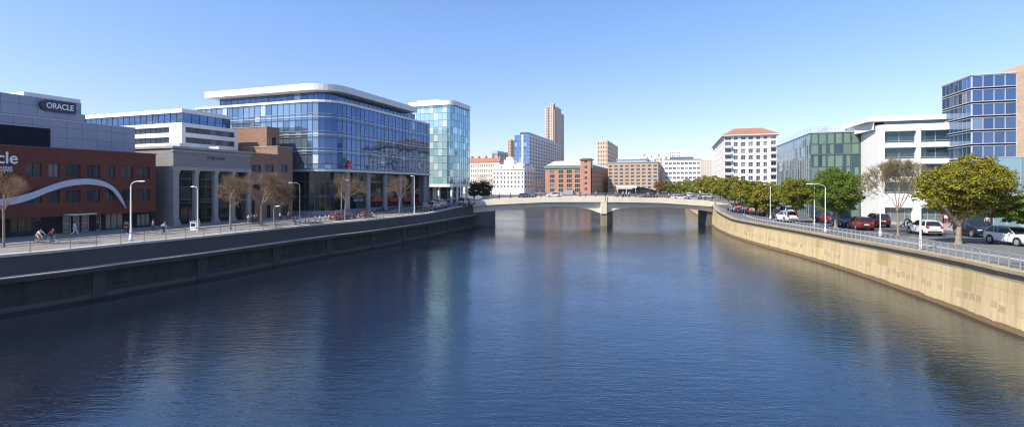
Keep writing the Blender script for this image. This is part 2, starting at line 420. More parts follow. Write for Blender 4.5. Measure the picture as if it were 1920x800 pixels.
def smooth_path(pts, step=1.2, it=3):
    pts = [Vector((p[0], p[1])) for p in pts]; out = []
    for i in range(len(pts)-1):
        p0, p1, p2, p3 = pts[max(i-1,0)], pts[i], pts[i+1], pts[min(i+2, len(pts)-1)]
        n = max(1, int((p2-p1).length/step))
        for k in range(n):
            t = k/n
            out.append(.5*((2*p1)+(p2-p0)*t+(2*p0-5*p1+4*p2-p3)*t*t+(3*p1-p0-3*p2+p3)*t**3))
    out.append(pts[-1])
    for _ in range(it): out = [out[0]]+[(out[i-1]+out[i]*2+out[i+1])/4 for i in range(1, len(out)-1)]+[out[-1]]
    return [tuple(p) for p in out]
W0 = lambda px, py: G(px, py, 0.)
LB = [W0(*p) for p in [(0,587),(110,570.5),(220,549),(330,530.6),(420,514),(487.5,501),(604,479),(691.5,464.8),(808,441.4)]]
LB = [LB[0]-(LB[2]-LB[0])*5, LB[0]-(LB[2]-LB[0])*2]+LB+[Vector((-12.4,103,0)), Vector((-9.6,112,0)), Vector((-9.3,116,0))]
LPATH = smooth_path(LB)
RB = [W0(*p) for p in [(1920,629),(1825,592),(1747,562.5),(1662.5,531.7),(1581,504),(1497,478.7),(1430,460.7),(1373.8,442.7),(1345,429)]]
RB = [Vector((24,-30,0)), Vector((29.5,10,0))]+RB+[Vector((47.6,113.,0)), Vector((48.6,117,0))]
RPATH = smooth_path(RB)[::-1]           # far to near, river on the right of the path
LFAR = [(-9.3,116),(-10.5,140),(-12,232)]; RFAR = [(72,196),(48.6,117)]
RFAR = [(84,232)]+RFAR
# ------------------------------------------------------------------ water
def water_mat():
    m, nt, p = newmat('river_water')
    v = tex(nt, 'Object')
    p.inputs['Base Color'].default_value = (.007,.011,.019,1); p.inputs['Specular Tint'].default_value = (.66,.88,1,1); p.inputs['Roughness'].default_value = .02
    p.inputs['IOR'].default_value = 2.55
    def nz(sx, sy, sc_, det, rough=.55, rot=0.):
        mp = N(nt, 'ShaderNodeMapping'); mp.inputs['Scale'].default_value = (sx, sy, 1); mp.inputs['Rotation'].default_value = (0,0,rot)
        nt.links.new(v, mp.inputs[0]); return noise_(nt, mp.outputs[0], sc_, det, rough)
    big = nz(1, 1, .06, 2)                       # calm and ruffled areas
    r = ramp(nt, [(.35, (.45,)*3), (.65, (1,)*3)]); nt.links.new(big, r.inputs[0])
    a = nz(.30, 1.0, 2.6, 3, .6, .05); b = nz(.5, 1.2, 7.5, 2, .6, -.1); c = nz(.8, 1.2, .28, 2, .5, .5)
    h = math_(nt, 'ADD', math_(nt, 'MULTIPLY', a, .044), math_(nt, 'MULTIPLY', b, .017))
    h = math_(nt, 'MULTIPLY', h, r.outputs[0]); h = math_(nt, 'ADD', h, math_(nt, 'MULTIPLY', c, .035))
    bp = N(nt, 'ShaderNodeBump'); bp.inputs['Strength'].default_value = 1.; bp.inputs['Distance'].default_value = 1.
    nt.links.new(h, bp.inputs['Height']); nt.links.new(bp.outputs[0], p.inputs['Normal'])
    return m
b = MB(); b.face([(-70,-400,0),(140,-400,0),(140,236,0),(-70,236,0)]); b.build('river_water', water_mat(), kind='structure')
# ------------------------------------------------------------------ ground
def land(path, side, fn, name):
    b = MB(); offs = [.0, 3, 8, 16, 30, 60, 150, 500, 1300]
    for p, q in zip(path, path[1:]):
        for o0, o1 in zip(offs, offs[1:]):
            P = [(p[0]+side*o0, p[1], fn(p[1])), (p[0]+side*o1, p[1], fn(p[1])), (q[0]+side*o1, q[1], fn(q[1])), (q[0]+side*o0, q[1], fn(q[1]))]
            b.face(P if side*(q[1]-p[1]) < 0 else P[::-1])
    b.build(name, M['earth'], kind='structure')
inset = lambda path, k: offset(path, k)
land([(-75,-400)]+inset(LPATH, -.3)+LFAR[1:], -1, zL, 'ground')
land(RFAR[:-1]+inset(RPATH, -.3)+[(20,-400)], 1, zR, 'ground')
b = MB(); b.face([(-1400,231.9,5),(1400,231.9,5),(1400,1500,5),(-1400,1500,5)]); b.face([(-14,232,0),(86,232,0),(86,232,5),(-14,232,5)]); b.build('ground', M['earth'], kind='structure')
def strip(path, n0, n1, dz, fn, mat, name, h=None):
    """surface following the quay, n inland (negative of outward)"""
    b = MB(); P0, P1 = offset(path, -n0), offset(path, -n1); u = 0
    for i in range(len(path)-1):
        a, c, d, e = P0[i], P0[i+1], P1[i+1], P1[i]; L = math.hypot(a[0]-c[0], a[1]-c[1])
        z = lambda p, k: fn(p[1])+dz+k
        t = 0 if h is None else h
        f = [(*a, z(path[i], t)), (*c, z(path[i+1], t)), (*d, z(path[i+1], t)), (*e, z(path[i], t))]
        b.face(f[::-1], [(u,n1),(u+L,n1),(u+L,n0),(u,n0)])
        if h is not None:
            b.face([(*a, z(path[i],0)), (*c, z(path[i+1],0)), (*c, z(path[i+1],t)), (*a, z(path[i],t))][::-1], [(u,0),(u+L,0),(u+L,h),(u,h)])
            b.face([(*e, z(path[i],0)), (*d, z(path[i+1],0)), (*d, z(path[i+1],t)), (*e, z(path[i],t))], [(u,0),(u+L,0),(u+L,h),(u,h)])
        u += L
    return b.build(name, mat, kind='structure')
LQ = [p for p in LPATH if p[1] > -25]; RQ = [p for p in RPATH if p[1] > -25]
strip(LQ, .6, 8.2, .004, zL, plain('worn_promenade', (.20,.185,.165), .9, var=.22, scale=.5, bump=.3), 'promenade')
strip(LQ, 8.2, 8.5, .004, zL, M['kerb'], 'kerb', .12)
strip(LQ, 8.5, 24, .1, zL, M['paving'], 'pavement')
strip(RQ, .6, 3.4, .004, zR, M['asphalt'], 'promenade')
strip(RQ, 3.4, 3.65, .004, zR, M['kerb'], 'kerb', .12)
strip(RQ, 3.65, 19.5, .008, zR, M['asphalt'], 'road')
strip(RQ, 19.5, 19.8, .008, zR, M['kerb'], 'kerb', .13)
strip(RQ, 19.8, 45, .13, zR, M['paving'], 'pavement')
# dashed lane line on the right road
b = MB(); P1 = offset(RQ, -8.4); P2 = offset(RQ, -8.55)
for i in range(len(RQ)-1):
    if i % 4 < 2 and RQ[i][1] > 25:
        b.face([(*P1[i], zR(RQ[i][1])+.014), (*P1[i+1], zR(RQ[i+1][1])+.014), (*P2[i+1], zR(RQ[i+1][1])+.014), (*P2[i], zR(RQ[i][1])+.014)][::-1])
b.build('road_marking', M['line'], kind='structure')
# ------------------------------------------------------------------ quay walls
def loft(b, path, prof, fn):
    """prof: (outward, z, relative to top?)"""
    rows = [[(*q, (fn(p[1])+z) if rel else z) for p, q in zip(path, offset(path, n))] for n, z, rel in prof]
    u = [0]
    for p, q in zip(path, path[1:]): u.append(u[-1]+math.hypot(q[0]-p[0], q[1]-p[1]))
    for r0, r1 in zip(rows, rows[1:]):
        for i in range(len(path)-1):
            b.face([r0[i], r0[i+1], r1[i+1], r1[i]], [(u[i],r0[i][2]),(u[i+1],r0[i+1][2]),(u[i+1],r1[i+1][2]),(u[i],r1[i][2])])
def wallmat(name, col, dark, tide, green, cell=.75, t0=1.25, t1=1.75, dens=.45, seam=6.):
    m, nt, p = newmat(name)
    uv = tex(nt, 'UV'); sp = N(nt, 'ShaderNodeSeparateXYZ'); nt.links.new(uv, sp.inputs[0])
    def cmb(x, y): c = N(nt, 'ShaderNodeCombineXYZ'); nt.links.new(x, c.inputs[0]); 
    mp = N(nt, 'ShaderNodeMapping'); mp.inputs['Scale'].default_value = (1.6, .12, 1); nt.links.new(uv, mp.inputs[0])
    f = noise_(nt, mp.outputs[0], 1., 6, .7); r = ramp(nt, [(.38,(0,0,0)),(.68,(1,1,1))]); nt.links.new(f, r.inputs[0])
    c = mixc(nt, col, dark, r.outputs[0])
    mp2 = N(nt, 'ShaderNodeMapping'); mp2.inputs['Scale'].default_value = (.16, .03, 1); nt.links.new(uv, mp2.inputs[0])
    f2 = noise_(nt, mp2.outputs[0], 1., 3, .6); r2 = ramp(nt, [(.42,(0,0,0)),(.6,(1,1,1))]); nt.links.new(f2, r2.inputs[0])
    # mossy run-off under the coping, panel by panel
    pan = N(nt, 'ShaderNodeTexWhiteNoise', noise_dimensions='1D'); nt.links.new(math_(nt, 'FLOOR', math_(nt, 'DIVIDE', sp.outputs[0], 1.9)), pan.inputs['W'])
    pm = math_(nt, 'GREATER_THAN', pan.outputs[0], .55)
    up = math_(nt, 'GREATER_THAN', sp.outputs[1], t1)
    c = mixc(nt, c, green, math_(nt, 'MULTIPLY', math_(nt, 'MULTIPLY', r2.outputs[0], .75), math_(nt, 'MULTIPLY', up, math_(nt, 'MULTIPLY_ADD', pm, .6, .35))))
    # dark weep stains in short rectangles
    wn = N(nt, 'ShaderNodeTexWhiteNoise', noise_dimensions='1D'); nt.links.new(math_(nt, 'FLOOR', math_(nt, 'DIVIDE', sp.outputs[0], cell)), wn.inputs['W'])
    st = math_(nt, 'LESS_THAN', wn.outputs[0], dens)
    jt = math_(nt, 'ADD', sp.outputs[1], math_(nt, 'MULTIPLY', wn.outputs[1] if False else wn.outputs[0], .5)); lo = math_(nt, 'GREATER_THAN', jt, t0); hi = math_(nt, 'LESS_THAN', jt, t1)
    fr_ = math_(nt, 'FRACT', math_(nt, 'DIVIDE', sp.outputs[0], cell)); inn = math_(nt, 'GREATER_THAN', fr_, .22)
    sm = math_(nt, 'MULTIPLY', math_(nt, 'MULTIPLY', st, inn), math_(nt, 'MULTIPLY', lo, hi))
    fn_ = noise_(nt, uv, 5, 4, .7); sm = math_(nt, 'MULTIPLY', sm, math_(nt, 'MULTIPLY_ADD', fn_, 1.4, -.15))
    sm = math_(nt, 'MULTIPLY', sm, math_(nt, 'MULTIPLY_ADD', r2.outputs[0], .6, .4)); c = mixc(nt, c, tuple(x*.4 for x in col), sm)
    # panel seams
    se = math_(nt, 'LESS_THAN', math_(nt, 'FRACT', math_(nt, 'DIVIDE', sp.outputs[0], seam)), .012)
    hs = math_(nt, 'LESS_THAN', math_(nt, 'ABSOLUTE', math_(nt, 'SUBTRACT', sp.outputs[1], 2.55)), .02)
    c = mixc(nt, c, tuple(x*.5 for x in col), math_(nt, 'MULTIPLY', math_(nt, 'MAXIMUM', se, hs), .7))
    # tide line
    tn = math_(nt, 'MULTIPLY_ADD', noise_(nt, uv, .8, 4), .35, .2)
    td = math_(nt, 'LESS_THAN', sp.outputs[1], tn); c = mixc(nt, c, tide, math_(nt, 'MULTIPLY', td, .85))
    nt.links.new(c, p.inputs['Base Color']); p.inputs['Roughness'].default_value = .85
    bp = N(nt, 'ShaderNodeBump'); bp.inputs['Strength'].default_value = .3; bp.inputs['Distance'].default_value = .03
    nt.links.new(noise_(nt, uv, 6, 5, .7), bp.inputs['Height']); nt.links.new(bp.outputs[0], p.inputs['Normal'])
    return m
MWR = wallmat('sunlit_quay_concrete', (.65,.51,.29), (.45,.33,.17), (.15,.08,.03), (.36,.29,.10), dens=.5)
MWL = wallmat('shaded_quay_concrete', (.05,.05,.048), (.024,.024,.023), (.10,.095,.085), (.03,.03,.025), dens=.0)  # shade of the left bank is put into this and the parapet colour
MWT = coursed('quay_parapet_panels', (.078,.075,.072), (.05,.048,.046), 3.2, .9, 0, .02, .08, .8, big=.3)
P0 = LPATH[40]
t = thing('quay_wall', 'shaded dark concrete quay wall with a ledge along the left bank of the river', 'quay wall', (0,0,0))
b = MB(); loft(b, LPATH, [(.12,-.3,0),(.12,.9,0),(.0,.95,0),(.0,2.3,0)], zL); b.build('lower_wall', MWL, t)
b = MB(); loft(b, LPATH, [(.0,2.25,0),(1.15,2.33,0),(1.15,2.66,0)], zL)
b.build('ledge_fascia', plain('ledge_concrete_shaded', (.05,.047,.042), .85, var=.15, streak=True), t)  # the fascia's shade is put into this darker concrete
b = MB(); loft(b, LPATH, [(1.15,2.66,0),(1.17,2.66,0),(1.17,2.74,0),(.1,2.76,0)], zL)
b.build('ledge', plain('ledge_concrete_lit', (.30,.28,.24), .85, var=.2), t)  # sunlit lip put into a lighter copy of the ledge concrete
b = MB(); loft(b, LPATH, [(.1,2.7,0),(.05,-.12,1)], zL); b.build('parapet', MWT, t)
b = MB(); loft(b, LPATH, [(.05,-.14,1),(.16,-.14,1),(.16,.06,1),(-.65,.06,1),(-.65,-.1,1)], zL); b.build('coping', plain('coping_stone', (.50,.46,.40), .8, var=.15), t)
# pilasters on the lower wall
LEN = 0; last = LPATH[0]
for i in range(1, len(LPATH)-1):
    p = LPATH[i]; LEN += math.hypot(p[0]-last[0], p[1]-last[1]); last = p
    if p[1] > 25 and LEN > 8.5:
        LEN = 0; q = LPATH[i+1]; l = math.hypot(q[0]-p[0], q[1]-p[1]); d = ((q[0]-p[0])/l, (q[1]-p[1])/l)
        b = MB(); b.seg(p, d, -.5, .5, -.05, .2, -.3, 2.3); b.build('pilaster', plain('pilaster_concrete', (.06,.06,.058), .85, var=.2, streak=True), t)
b = MB(); loft(b, LFAR, [(0,-.3,0),(0,5,0)], zL); b.build('upstream_wall', MWL, t)
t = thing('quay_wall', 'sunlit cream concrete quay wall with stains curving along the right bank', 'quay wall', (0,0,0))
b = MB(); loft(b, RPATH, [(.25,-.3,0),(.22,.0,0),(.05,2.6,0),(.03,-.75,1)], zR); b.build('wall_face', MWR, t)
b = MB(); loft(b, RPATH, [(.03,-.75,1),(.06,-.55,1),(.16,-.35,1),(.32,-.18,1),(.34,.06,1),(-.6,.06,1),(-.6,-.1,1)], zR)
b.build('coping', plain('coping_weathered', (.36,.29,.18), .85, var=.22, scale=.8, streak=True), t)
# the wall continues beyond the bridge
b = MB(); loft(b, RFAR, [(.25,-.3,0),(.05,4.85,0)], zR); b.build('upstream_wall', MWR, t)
# ------------------------------------------------------------------ railings along both quays
def railing(path, fn, inset_, H, sp_, label, y0, y1, mt, nr=3, r=.03):
    path = [p for p in offset(path, -inset_) if y0 <= p[1] <= y1]
    t = thing('quay_railing', label, 'railing', (0,0,0))
    b = MB()
    for k in range(nr):
        h = H*(1-k*.36)
        b.path([(p[0], p[1], fn(p[1])+.06+h) for p in path], r*(1.15 if k == 0 else .7), 5)
    b.build('rail', mt, t)
    post = MB(); post.box(-r, r, -r*.7, r*.7, 0, H); post.box(-.07, .07, -.07, .07, 0, .02)
    pm = post.build('post', mt, t); me = pm.data; bpy.data.objects.remove(pm)
    # distances
    pts = []; acc = 0; last = None
    for p in path:
        if last is not None: acc += math.hypot(p[0]-last[0], p[1]-last[1])
        if last is None or acc >= sp_-.01: pts.append(p); acc = 0
        last = p
    pts.sort(key=lambda p: p[1])
    for p in pts[:100]:
        o = link('post', me, t); o.location = (p[0], p[1], fn(p[1])+.06); o.rotation_euler = (0,0,TH)
    if pts[100:]:
        b = MB()
        for p in pts[100:]: b.box(p[0]-r, p[0]+r, p[1]-r, p[1]+r, fn(p[1])+.06, fn(p[1])+.06+H)
        b.build('post', mt, t, kind='stuff')
    return t
def resample(path, step):
    out = [path[0]]; acc = 0
    for p, q in zip(path, path[1:]):
        L = math.hypot(q[0]-p[0], q[1]-p[1]); s = step-acc
        while s <= L: out.append((p[0]+(q[0]-p[0])*s/L, p[1]+(q[1]-p[1])*s/L)); s += step
        acc = L-(s-step)
    return out
railing(resample(LPATH, .62), zL, .32, .82, 1.85, 'thin grey steel railing with two rails on the left quay wall', 22, 113, plain('dull_steel', (.20,.20,.21), .5, metal=.4), 2, .026)
railing(resample(RPATH, .46), zR, .1, .95, .92, 'pale galvanised railing on top of the sunlit right quay wall', 18, 113, M['galv'], 3, .03)
# ------------------------------------------------------------------ bridge
YB = 114.; zb = lambda py, Y=YB: CZ-(py-HY)*Y/F; xb = lambda px, Y=YB: (px-CX)/F*Y
top = [(xb(a), zb(c)) for a, c in [(872,381),(893,378),(941,372.4),(1022,369.2),(1131,368.6),(1239,371),(1320.7,375),(1358.6,381),(1375,383)]]
fas = [(xb(a), zb(c)) for a, c in [(872,389),(918,384.2),(1022,379),(1131,378.6),(1239,380.3),(1356,388.5),(1375,390)]]
sof = [(xb(a), zb(c)) for a, c in [(872,400),(893,398.5),(926,395.4),(960,391.3),(1000,388.7),(1040,387),(1070,387.4),(1104,391.5),(1125,399.5),(1139,399.5),(1158,391.8),(1185,389),(1239,388),(1293,391),(1335,397),(1375,402)]]
t = thing('river_bridge', 'low cream concrete road bridge with two shallow arches over the river', 'bridge', (0,0,0))
X0, X1 = xb(872), xb(1375); XS = [X0+(X1-X0)*i/110 for i in range(111)]
def sheet(b, Y0, Y1, lo, hi):
    for a, c in zip(XS, XS[1:]):
        la, lc, ha, hc = lo(a), lo(c), hi(a), hi(c)
        b.face([(a,Y0,la),(c,Y0,lc),(c,Y0,hc),(a,Y0,ha)]); b.face([(c,Y1,lc),(a,Y1,la),(a,Y1,ha),(c,Y1,hc)])
        b.face([(a,Y0,ha),(c,Y0,hc),(c,Y1,hc),(a,Y1,ha)]); b.face([(a,Y1,la),(c,Y1,lc),(c,Y0,lc),(a,Y0,la)])
T_ = lambda x: interp(top, x); Fa = lambda x: interp(fas, x); So = lambda x: interp(sof, x)
b = MB(); sheet(b, 114., 114.3, lambda x: Fa(x), T_); sheet(b, 124.7, 125, lambda x: Fa(x), T_); b.build('parapet', M['deckc'], t)
b = MB(); sheet(b, 114.3, 124.7, lambda x: Fa(x)+.05, lambda x: T_(x)-.35); b.build('deck', M['deckc'], t)
b = MB(); sheet(b, 114.75, 115.6, So, lambda x: Fa(x)+.05); sheet(b, 123.4, 124.2, So, lambda x: Fa(x)+.05); b.build('arch_girder', M['deckc'], t)
b = MB(); sheet(b, 115.6, 123.4, lambda x: So(x)+.25, lambda x: Fa(x)+.04); b.build('soffit', M['deckc'], t)
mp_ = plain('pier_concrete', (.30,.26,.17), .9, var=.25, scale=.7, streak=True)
xa, xc = xb(1125.5), xb(1138)
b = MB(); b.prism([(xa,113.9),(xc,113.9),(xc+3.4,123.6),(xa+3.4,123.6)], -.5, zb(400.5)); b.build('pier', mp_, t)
b = MB(); b.prism([(xa+.12,113.7),(xc-.1,113.7),(xc-.1,115.2),(xa+.12,115.2)], zb(400.5), zb(379.3)); b.build('pilaster', M['deckc'], t)
b = MB(); b.box(X0, xb(926), 115., 124.4, -.5, zb(395)); b.build('abutment', plain('abutment_shaded', (.12,.115,.10), .9, var=.2, streak=True), t)  # shade at the bridge ends is put into this dark concrete
b = MB(); b.prism([(xb(1329),115.1),(X1,115.1),(X1+3,124.4),(xb(1329)+1.5,124.4)], -.5, zb(396)); b.build('abutment', plain('abutment_shaded', (.12,.115,.10), .9, var=.2, streak=True), t)
b = MB()
for k in (0.35, .8): b.path([(x, 114.15, T_(x)+k) for x in XS], .025, 4)
b.build('handrail', M['galv'], t)
po = MB(); po.box(-.025,.025,-.02,.02,0,.82); pm = po.build('railing_post', M['galv'], t); me = pm.data; bpy.data.objects.remove(pm)
for i in range(0, 94):
    x = X0+1+i*.67
    if x < X1: o = link('railing_post', me, t); o.location = (x, 114.15, T_(x))
b = MB()
for k in (.35, .8): b.path([(x, 124.85, T_(x)+k) for x in XS], .025, 4)
b.build('handrail', M['galv'], t)
b = MB()
for a, c in zip(XS, XS[1:]): b.face([(a,114.3,T_(a)-.34),(c,114.3,T_(c)-.34),(c,124.7,T_(c)-.34),(a,124.7,T_(a)-.34)])
b.build('bridge_road', M['asphalt'], kind='structure')
t = thing('marker_post', 'short dark post standing over the bridge pier', 'post', (xb(1134.5), 113.62, zb(378)))
b = MB(); b.tube((0,0,0),(0,0,1.45),.07,.06,6,caps=True); b.build('shaft', M['black'], t); b = MB(); b.box(-.12,.12,-.05,.05,1.45,1.7); b.build('sign_plate', M['black'], t)
# ------------------------------------------------------------------ LEFT BANK
def left(px, py, fn=zL): return Fr(G(px, py, fn))
def slab(par, name, mat, x0, x1, y0, y1, z0, z1):
    b = MB(); b.box(x0, x1, y0, y1, z0, z1); return b.build(name, mat, par)
# ---- red brick office with tiled upper storeys
f = left(292, 426); P = f.P; BR = f
t = thing('brick_office', 'red brick office with a silver wave and grey tiled upper storeys at the far left', 'office building', P, TH)
H1 = f.z(290); zg = f.z(396.5); b0 = f.b(0)-13
def hr(l, tp, r, bt, a=0.):
    ba, bb = f.b(l, a), f.b(r, a); bm = (ba+bb)/2
    return (ba-b0, bb-b0, f.z(bt, a, bm), f.z(tp, a, bm))
holes = []
cols = [(48,79),(91,112),(124,151),(163,188),(199,216),(227,250),(260,281.5)]
tops = [(305,330.5),(306,331),(308,332),(309.5,333),(310.5,333.5),(311.5,334),(312.5,334.5)]
z1t = f.z(312.5,0,f.b(270)); z1b = f.z(334.5,0,f.b(270)); z2t = f.z(355,0,f.b(270)); z2b = f.z(376,0,f.b(270))
for (l, r) in [(-62,-40),(-28,-2),(8,33)]+cols:
    ba, bb = f.b(l)-b0, f.b(r)-b0
    if l > 40: holes.append((ba, bb, z1b, z1t))
    holes.append((ba, bb, z2b, z2t))
b = MB(); b.wall((0,b0), (0,1), -b0, zg, H1, holes, .22)
b.wall((0,0), (-1,0), 30, zg, H1); b.wall((-30,0),(0,-1), -b0, zg, H1); b.wall((-30,b0),(1,0),30,zg,H1)
b.face([(-30,b0,H1),(0,b0,H1),(0,0,H1),(-30,0,H1)]); b.face([(0,b0,zg),(0,0,zg),(-30,0,zg),(-30,b0,zg)][::-1])
b.build('brick_wall', M['redbrick'], t)
slab(t, 'coping', plain('dark_coping', (.10,.06,.05), .6), -.35, .06, b0, .06, H1, H1+.12)
windows(t, (0,b0), (0,1), holes, M['frame'], M['gwin'], 2, 1, .05, True, .16)
# ground floor, set back
gh = []
for (l, r, tp, bt) in [(20,82,408,440),(118,134,403,437),(137,150,403,437),(153,168,402,433),(180,190,401,431),(198,232,400,428.5),(257,282,401,423)]:
    a, c, e, g_ = hr(l, tp, r, bt, -.9); gh.append((a, c, max(.12,e), g_))
b = MB(); b.wall((-.9,b0), (0,1), -b0, -.4, zg, gh, .3); b.wall((-.9,0),(-1,0),29,-.4,zg); b.wall((-30,0),(0,-1),-b0,-.4,zg); b.wall((-30,b0),(1,0),29.1,-.4,zg)
b.build('ground_floor_wall', M['darkclad'], t)
windows(t, (-.9,b0), (0,1), [gh[0]], M['frame'], M['gdark'], 4, 1, .06, True, .22, 'window')
windows(t, (-.9,b0), (0,1), gh[5:], M['frame'], M['gshop'], 3, 1, .05, True, .12)
for g_ in gh[1:5]:
    m1, _ = win_mesh(g_[1]-g_[0], g_[3]-g_[2], 1, 2, .07, False, M['lframe'], M['gshop'] if g_ is not gh[4] else M['gdark'])
    o = link('door', m1, t); o.location = (-1.05, b0+(g_[0]+g_[1])/2, (g_[2]+g_[3])/2); o.rotation_euler = (0,0,R(90))
    hd = MB(); hd.tube((.2,-.1,-.2),(.2,-.1,.2),.02,.02,5); hd.build('door_handle', M['galv'], o)
ba, bb = f.b(119), f.b(170)
slab(t, 'entrance_canopy', M['lframe'], -.9, 1.0, ba, bb, f.z(402.5,0,(ba+bb)/2), f.z(402.5,0,(ba+bb)/2)+.14)
# silver wave fixed to the brick
up = [(-260,330),(-120,385),(-40,378),(0,373),(30,368.5),(62,360),(92,348.5),(125,338.5),(160,335),(190,338.5),(212.5,350),(227.5,367.5),(237,390.4)]
lo = [(-260,345),(-120,402),(-40,393),(0,386),(30,382),(62,372.5),(92,360),(125,350),(160,345.8),(190,348.5),(210,356.5),(223.7,372.5),(236.3,390.6)]
def cr(pts, n=8):
    out = []
    for i in range(len(pts)-1):
        p0, p1, p2, p3 = [Vector(pts[max(0, min(len(pts)-1, j))]) for j in (i-1, i, i+1, i+2)]
        for k in range(n):
            s = k/n; out.append(.5*((2*p1)+(p2-p0)*s+(2*p0-5*p1+4*p2-p3)*s*s+(3*p1-p0-3*p2+p3)*s**3))
    out.append(Vector(pts[-1])); return out
U = [f.rz(p.x, p.y, .35) for p in cr(up)]; L_ = [f.rz(p.x, p.y, .35) for p in cr(lo)]
b = MB()
for i in range(len(U)-1):
    a, c, d, e = L_[i], L_[i+1], U[i+1], U[i]
    for X in (.35, .15): b.face([(X,a[0],a[1]),(X,c[0],c[1]),(X,d[0],d[1]),(X,e[0],e[1])] if X > .2 else [(X,e[0],e[1]),(X,d[0],d[1]),(X,c[0],c[1]),(X,a[0],a[1])])
    b.face([(.15,e[0],e[1]),(.35,e[0],e[1]),(.35,d[0],d[1]),(.15,d[0],d[1])]); b.face([(.35,a[0],a[1]),(.15,a[0],a[1]),(.15,c[0],c[1]),(.35,c[0],c[1])])
b.build('wave_sculpture', plain('silver_panel', (.46,.50,.58), .45, metal=.15, var=.05), t)
ml = plain('pale_lettering', (.75,.78,.82), .5, var=.02)
bb_, zz_ = f.rz(4, 297.5, .08); lettering('acle', 1.62, ml, t, (.08, (f.b(-24)+f.b(33))/2, f.z(297,0,f.b(18))), R(90), .02, width=f.b(33)-f.b(-22))
lettering('aonevonine', .5, ml, t, (.05, f.b(32)-1.55, f.z(314,0,f.b(15))), R(90)); lettering('snaimanyto', .5, ml, t, (.05, f.b(32)-1.5, f.z(319,0,f.b(15))), R(90))
# tiled block above, set back
c2 = f.al = None
def tower(par, nm, mat, px_c, py_top, a, z0, depth, b_from=None, capm=None, ov=.0):
    bc = f.b(px_c, a); zt = f.z(py_top, a, bc); bf = b0 if b_from is None else b_from
    b = MB(); b.wall((a,bf),(0,1),bc-bf,z0,zt); b.wall((a,bc),(-1,0),depth,z0,zt); b.wall((a-depth,bc),(0,-1),bc-bf,z0,zt); b.wall((a-depth,bf),(1,0),depth,z0,zt)
    b.face([(a-depth,bf,zt),(a,bf,zt),(a,bc,zt),(a-depth,bc,zt)]); b.build(nm, mat, par)
    if capm: 
        c = MB(); c.box(a-.25, a+.05, bf, bc+.05, zt, zt+.1); c.build(nm.replace('wall','')+'coping' if 0 else 'coping', capm, par)
    return bc, zt
bc, zt = tower(t, 'tiled_wall', M['tile'], 253, 241, -1.5, H1, 24, capm=M['lframe'])
# dark louvre panel
pa, pb = f.b(-60,-1.5), f.b(94,-1.5); z_hi = f.z(241.5,-1.5,pb); 
slab(t, 'louvre_panel', plain('dark_louvre', (.008,.012,.022), .8, var=.15, spec=.1), -1.5, -1.44, pa, pb, H1+.05, z_hi)
bc2, zt2 = tower(t, 'tiled_wall', M['tile'], 160, 215.5, -3.6, zt, 18)
bc3, zt3 = tower(t, 'tiled_wall', M['tile'], 152.5, 194, -3.7, zt2, 16)
# light rooftop volume with a lit end
bA, bB = f.b(45,-4.2), f.b(151,-4.2)
zr = f.z(187, -4.2, bB)
slab(t, 'rooftop_block', M['whitemetal'], -11, -4.2, bA, bB, zt3-.02, zr)
b = MB()
for yy in (bc2-.4, bc2-1.2): b.tube((-4, yy, zt2), (-4, yy, zt2+1.1), .03, .03, 5)
for k in (.5, 1.05): b.tube((-4, bc2-1.2, zt2+k), (-4, bc2-.4, zt2+k), .025, .025, 5)
b.build('roof_rail', M['galv'], t)
# pill-shaped sign
s0, s1 = f.b(73,-3.6), f.b(140,-3.6); zc = f.z(200.5,-3.6,(s0+s1)/2); hh = .62
pts = []
for i in range(13): an = math.pi/2+math.pi*i/12; pts.append((s0+hh+hh*math.cos(an), zc+hh*math.sin(an)))
pts += [(s1, zc-hh), (s1, zc+hh)]
b = MB(); X = -3.35
b.face([(X,p[0],p[1]) for p in pts][::1])
for p, q in zip(pts, pts[1:]+pts[:1]): b.face([(X,p[0],p[1]),(X-.3,p[0],p[1]),(X-.3,q[0],q[1]),(X,q[0],q[1])])
sg = b.build('name_sign', plain('navy_sign', (.012,.018,.04), .35, var=.05), t)
lettering('ORACLE', .86, ml, sg, (X+.05, (s0+s1)/2+.12, zc-.02), R(90), .02, width=(s1-s0)*.76)

# ---- stone portico building
f = left(325, 424); P = f.P; PF = f
t = thing('portico_building', 'grey stone building with a tall columned portico beside the red brick office', 'bank building', P, TH)
L = f.b(470); H = f.z(277.5); za = f.z(318); D = 16
b = MB(); b.wall((0,0),(0,1),L,za,H); b.wall((-D,0),(1,0),D,-.2,H); b.wall((0,L),(-1,0),D,-.2,H); b.wall((-D,L),(0,-1),L,-.2,H)
b.face([(-D,0,H),(0,0,H),(0,L,H),(-D,L,H)]); b.face([(0,0,za),(0,L,za),(-2,L,za),(-2,0,za)]); b.build('wall', M['stoneblock'], t)
b = MB(); b.box(-D-.1,.18,-.18,L+.18,H,H+.28); b.box(-.3,.1,-.1,L+.1,H-.42,H-.2); b.build('cornice', M['stone'], t)
b = MB(); b.box(-.5,.12,-.12,L+.1,za-.05,za+.42); b.build('architrave', M['stone'], t)
zt = f.z(297); lettering('FORTUNE', .62, plain('dark_lettering',(.07,.07,.09),.6), t, (.04, f.b(406), f.z(297.5,0,f.b(406))), R(90), .0, .03)
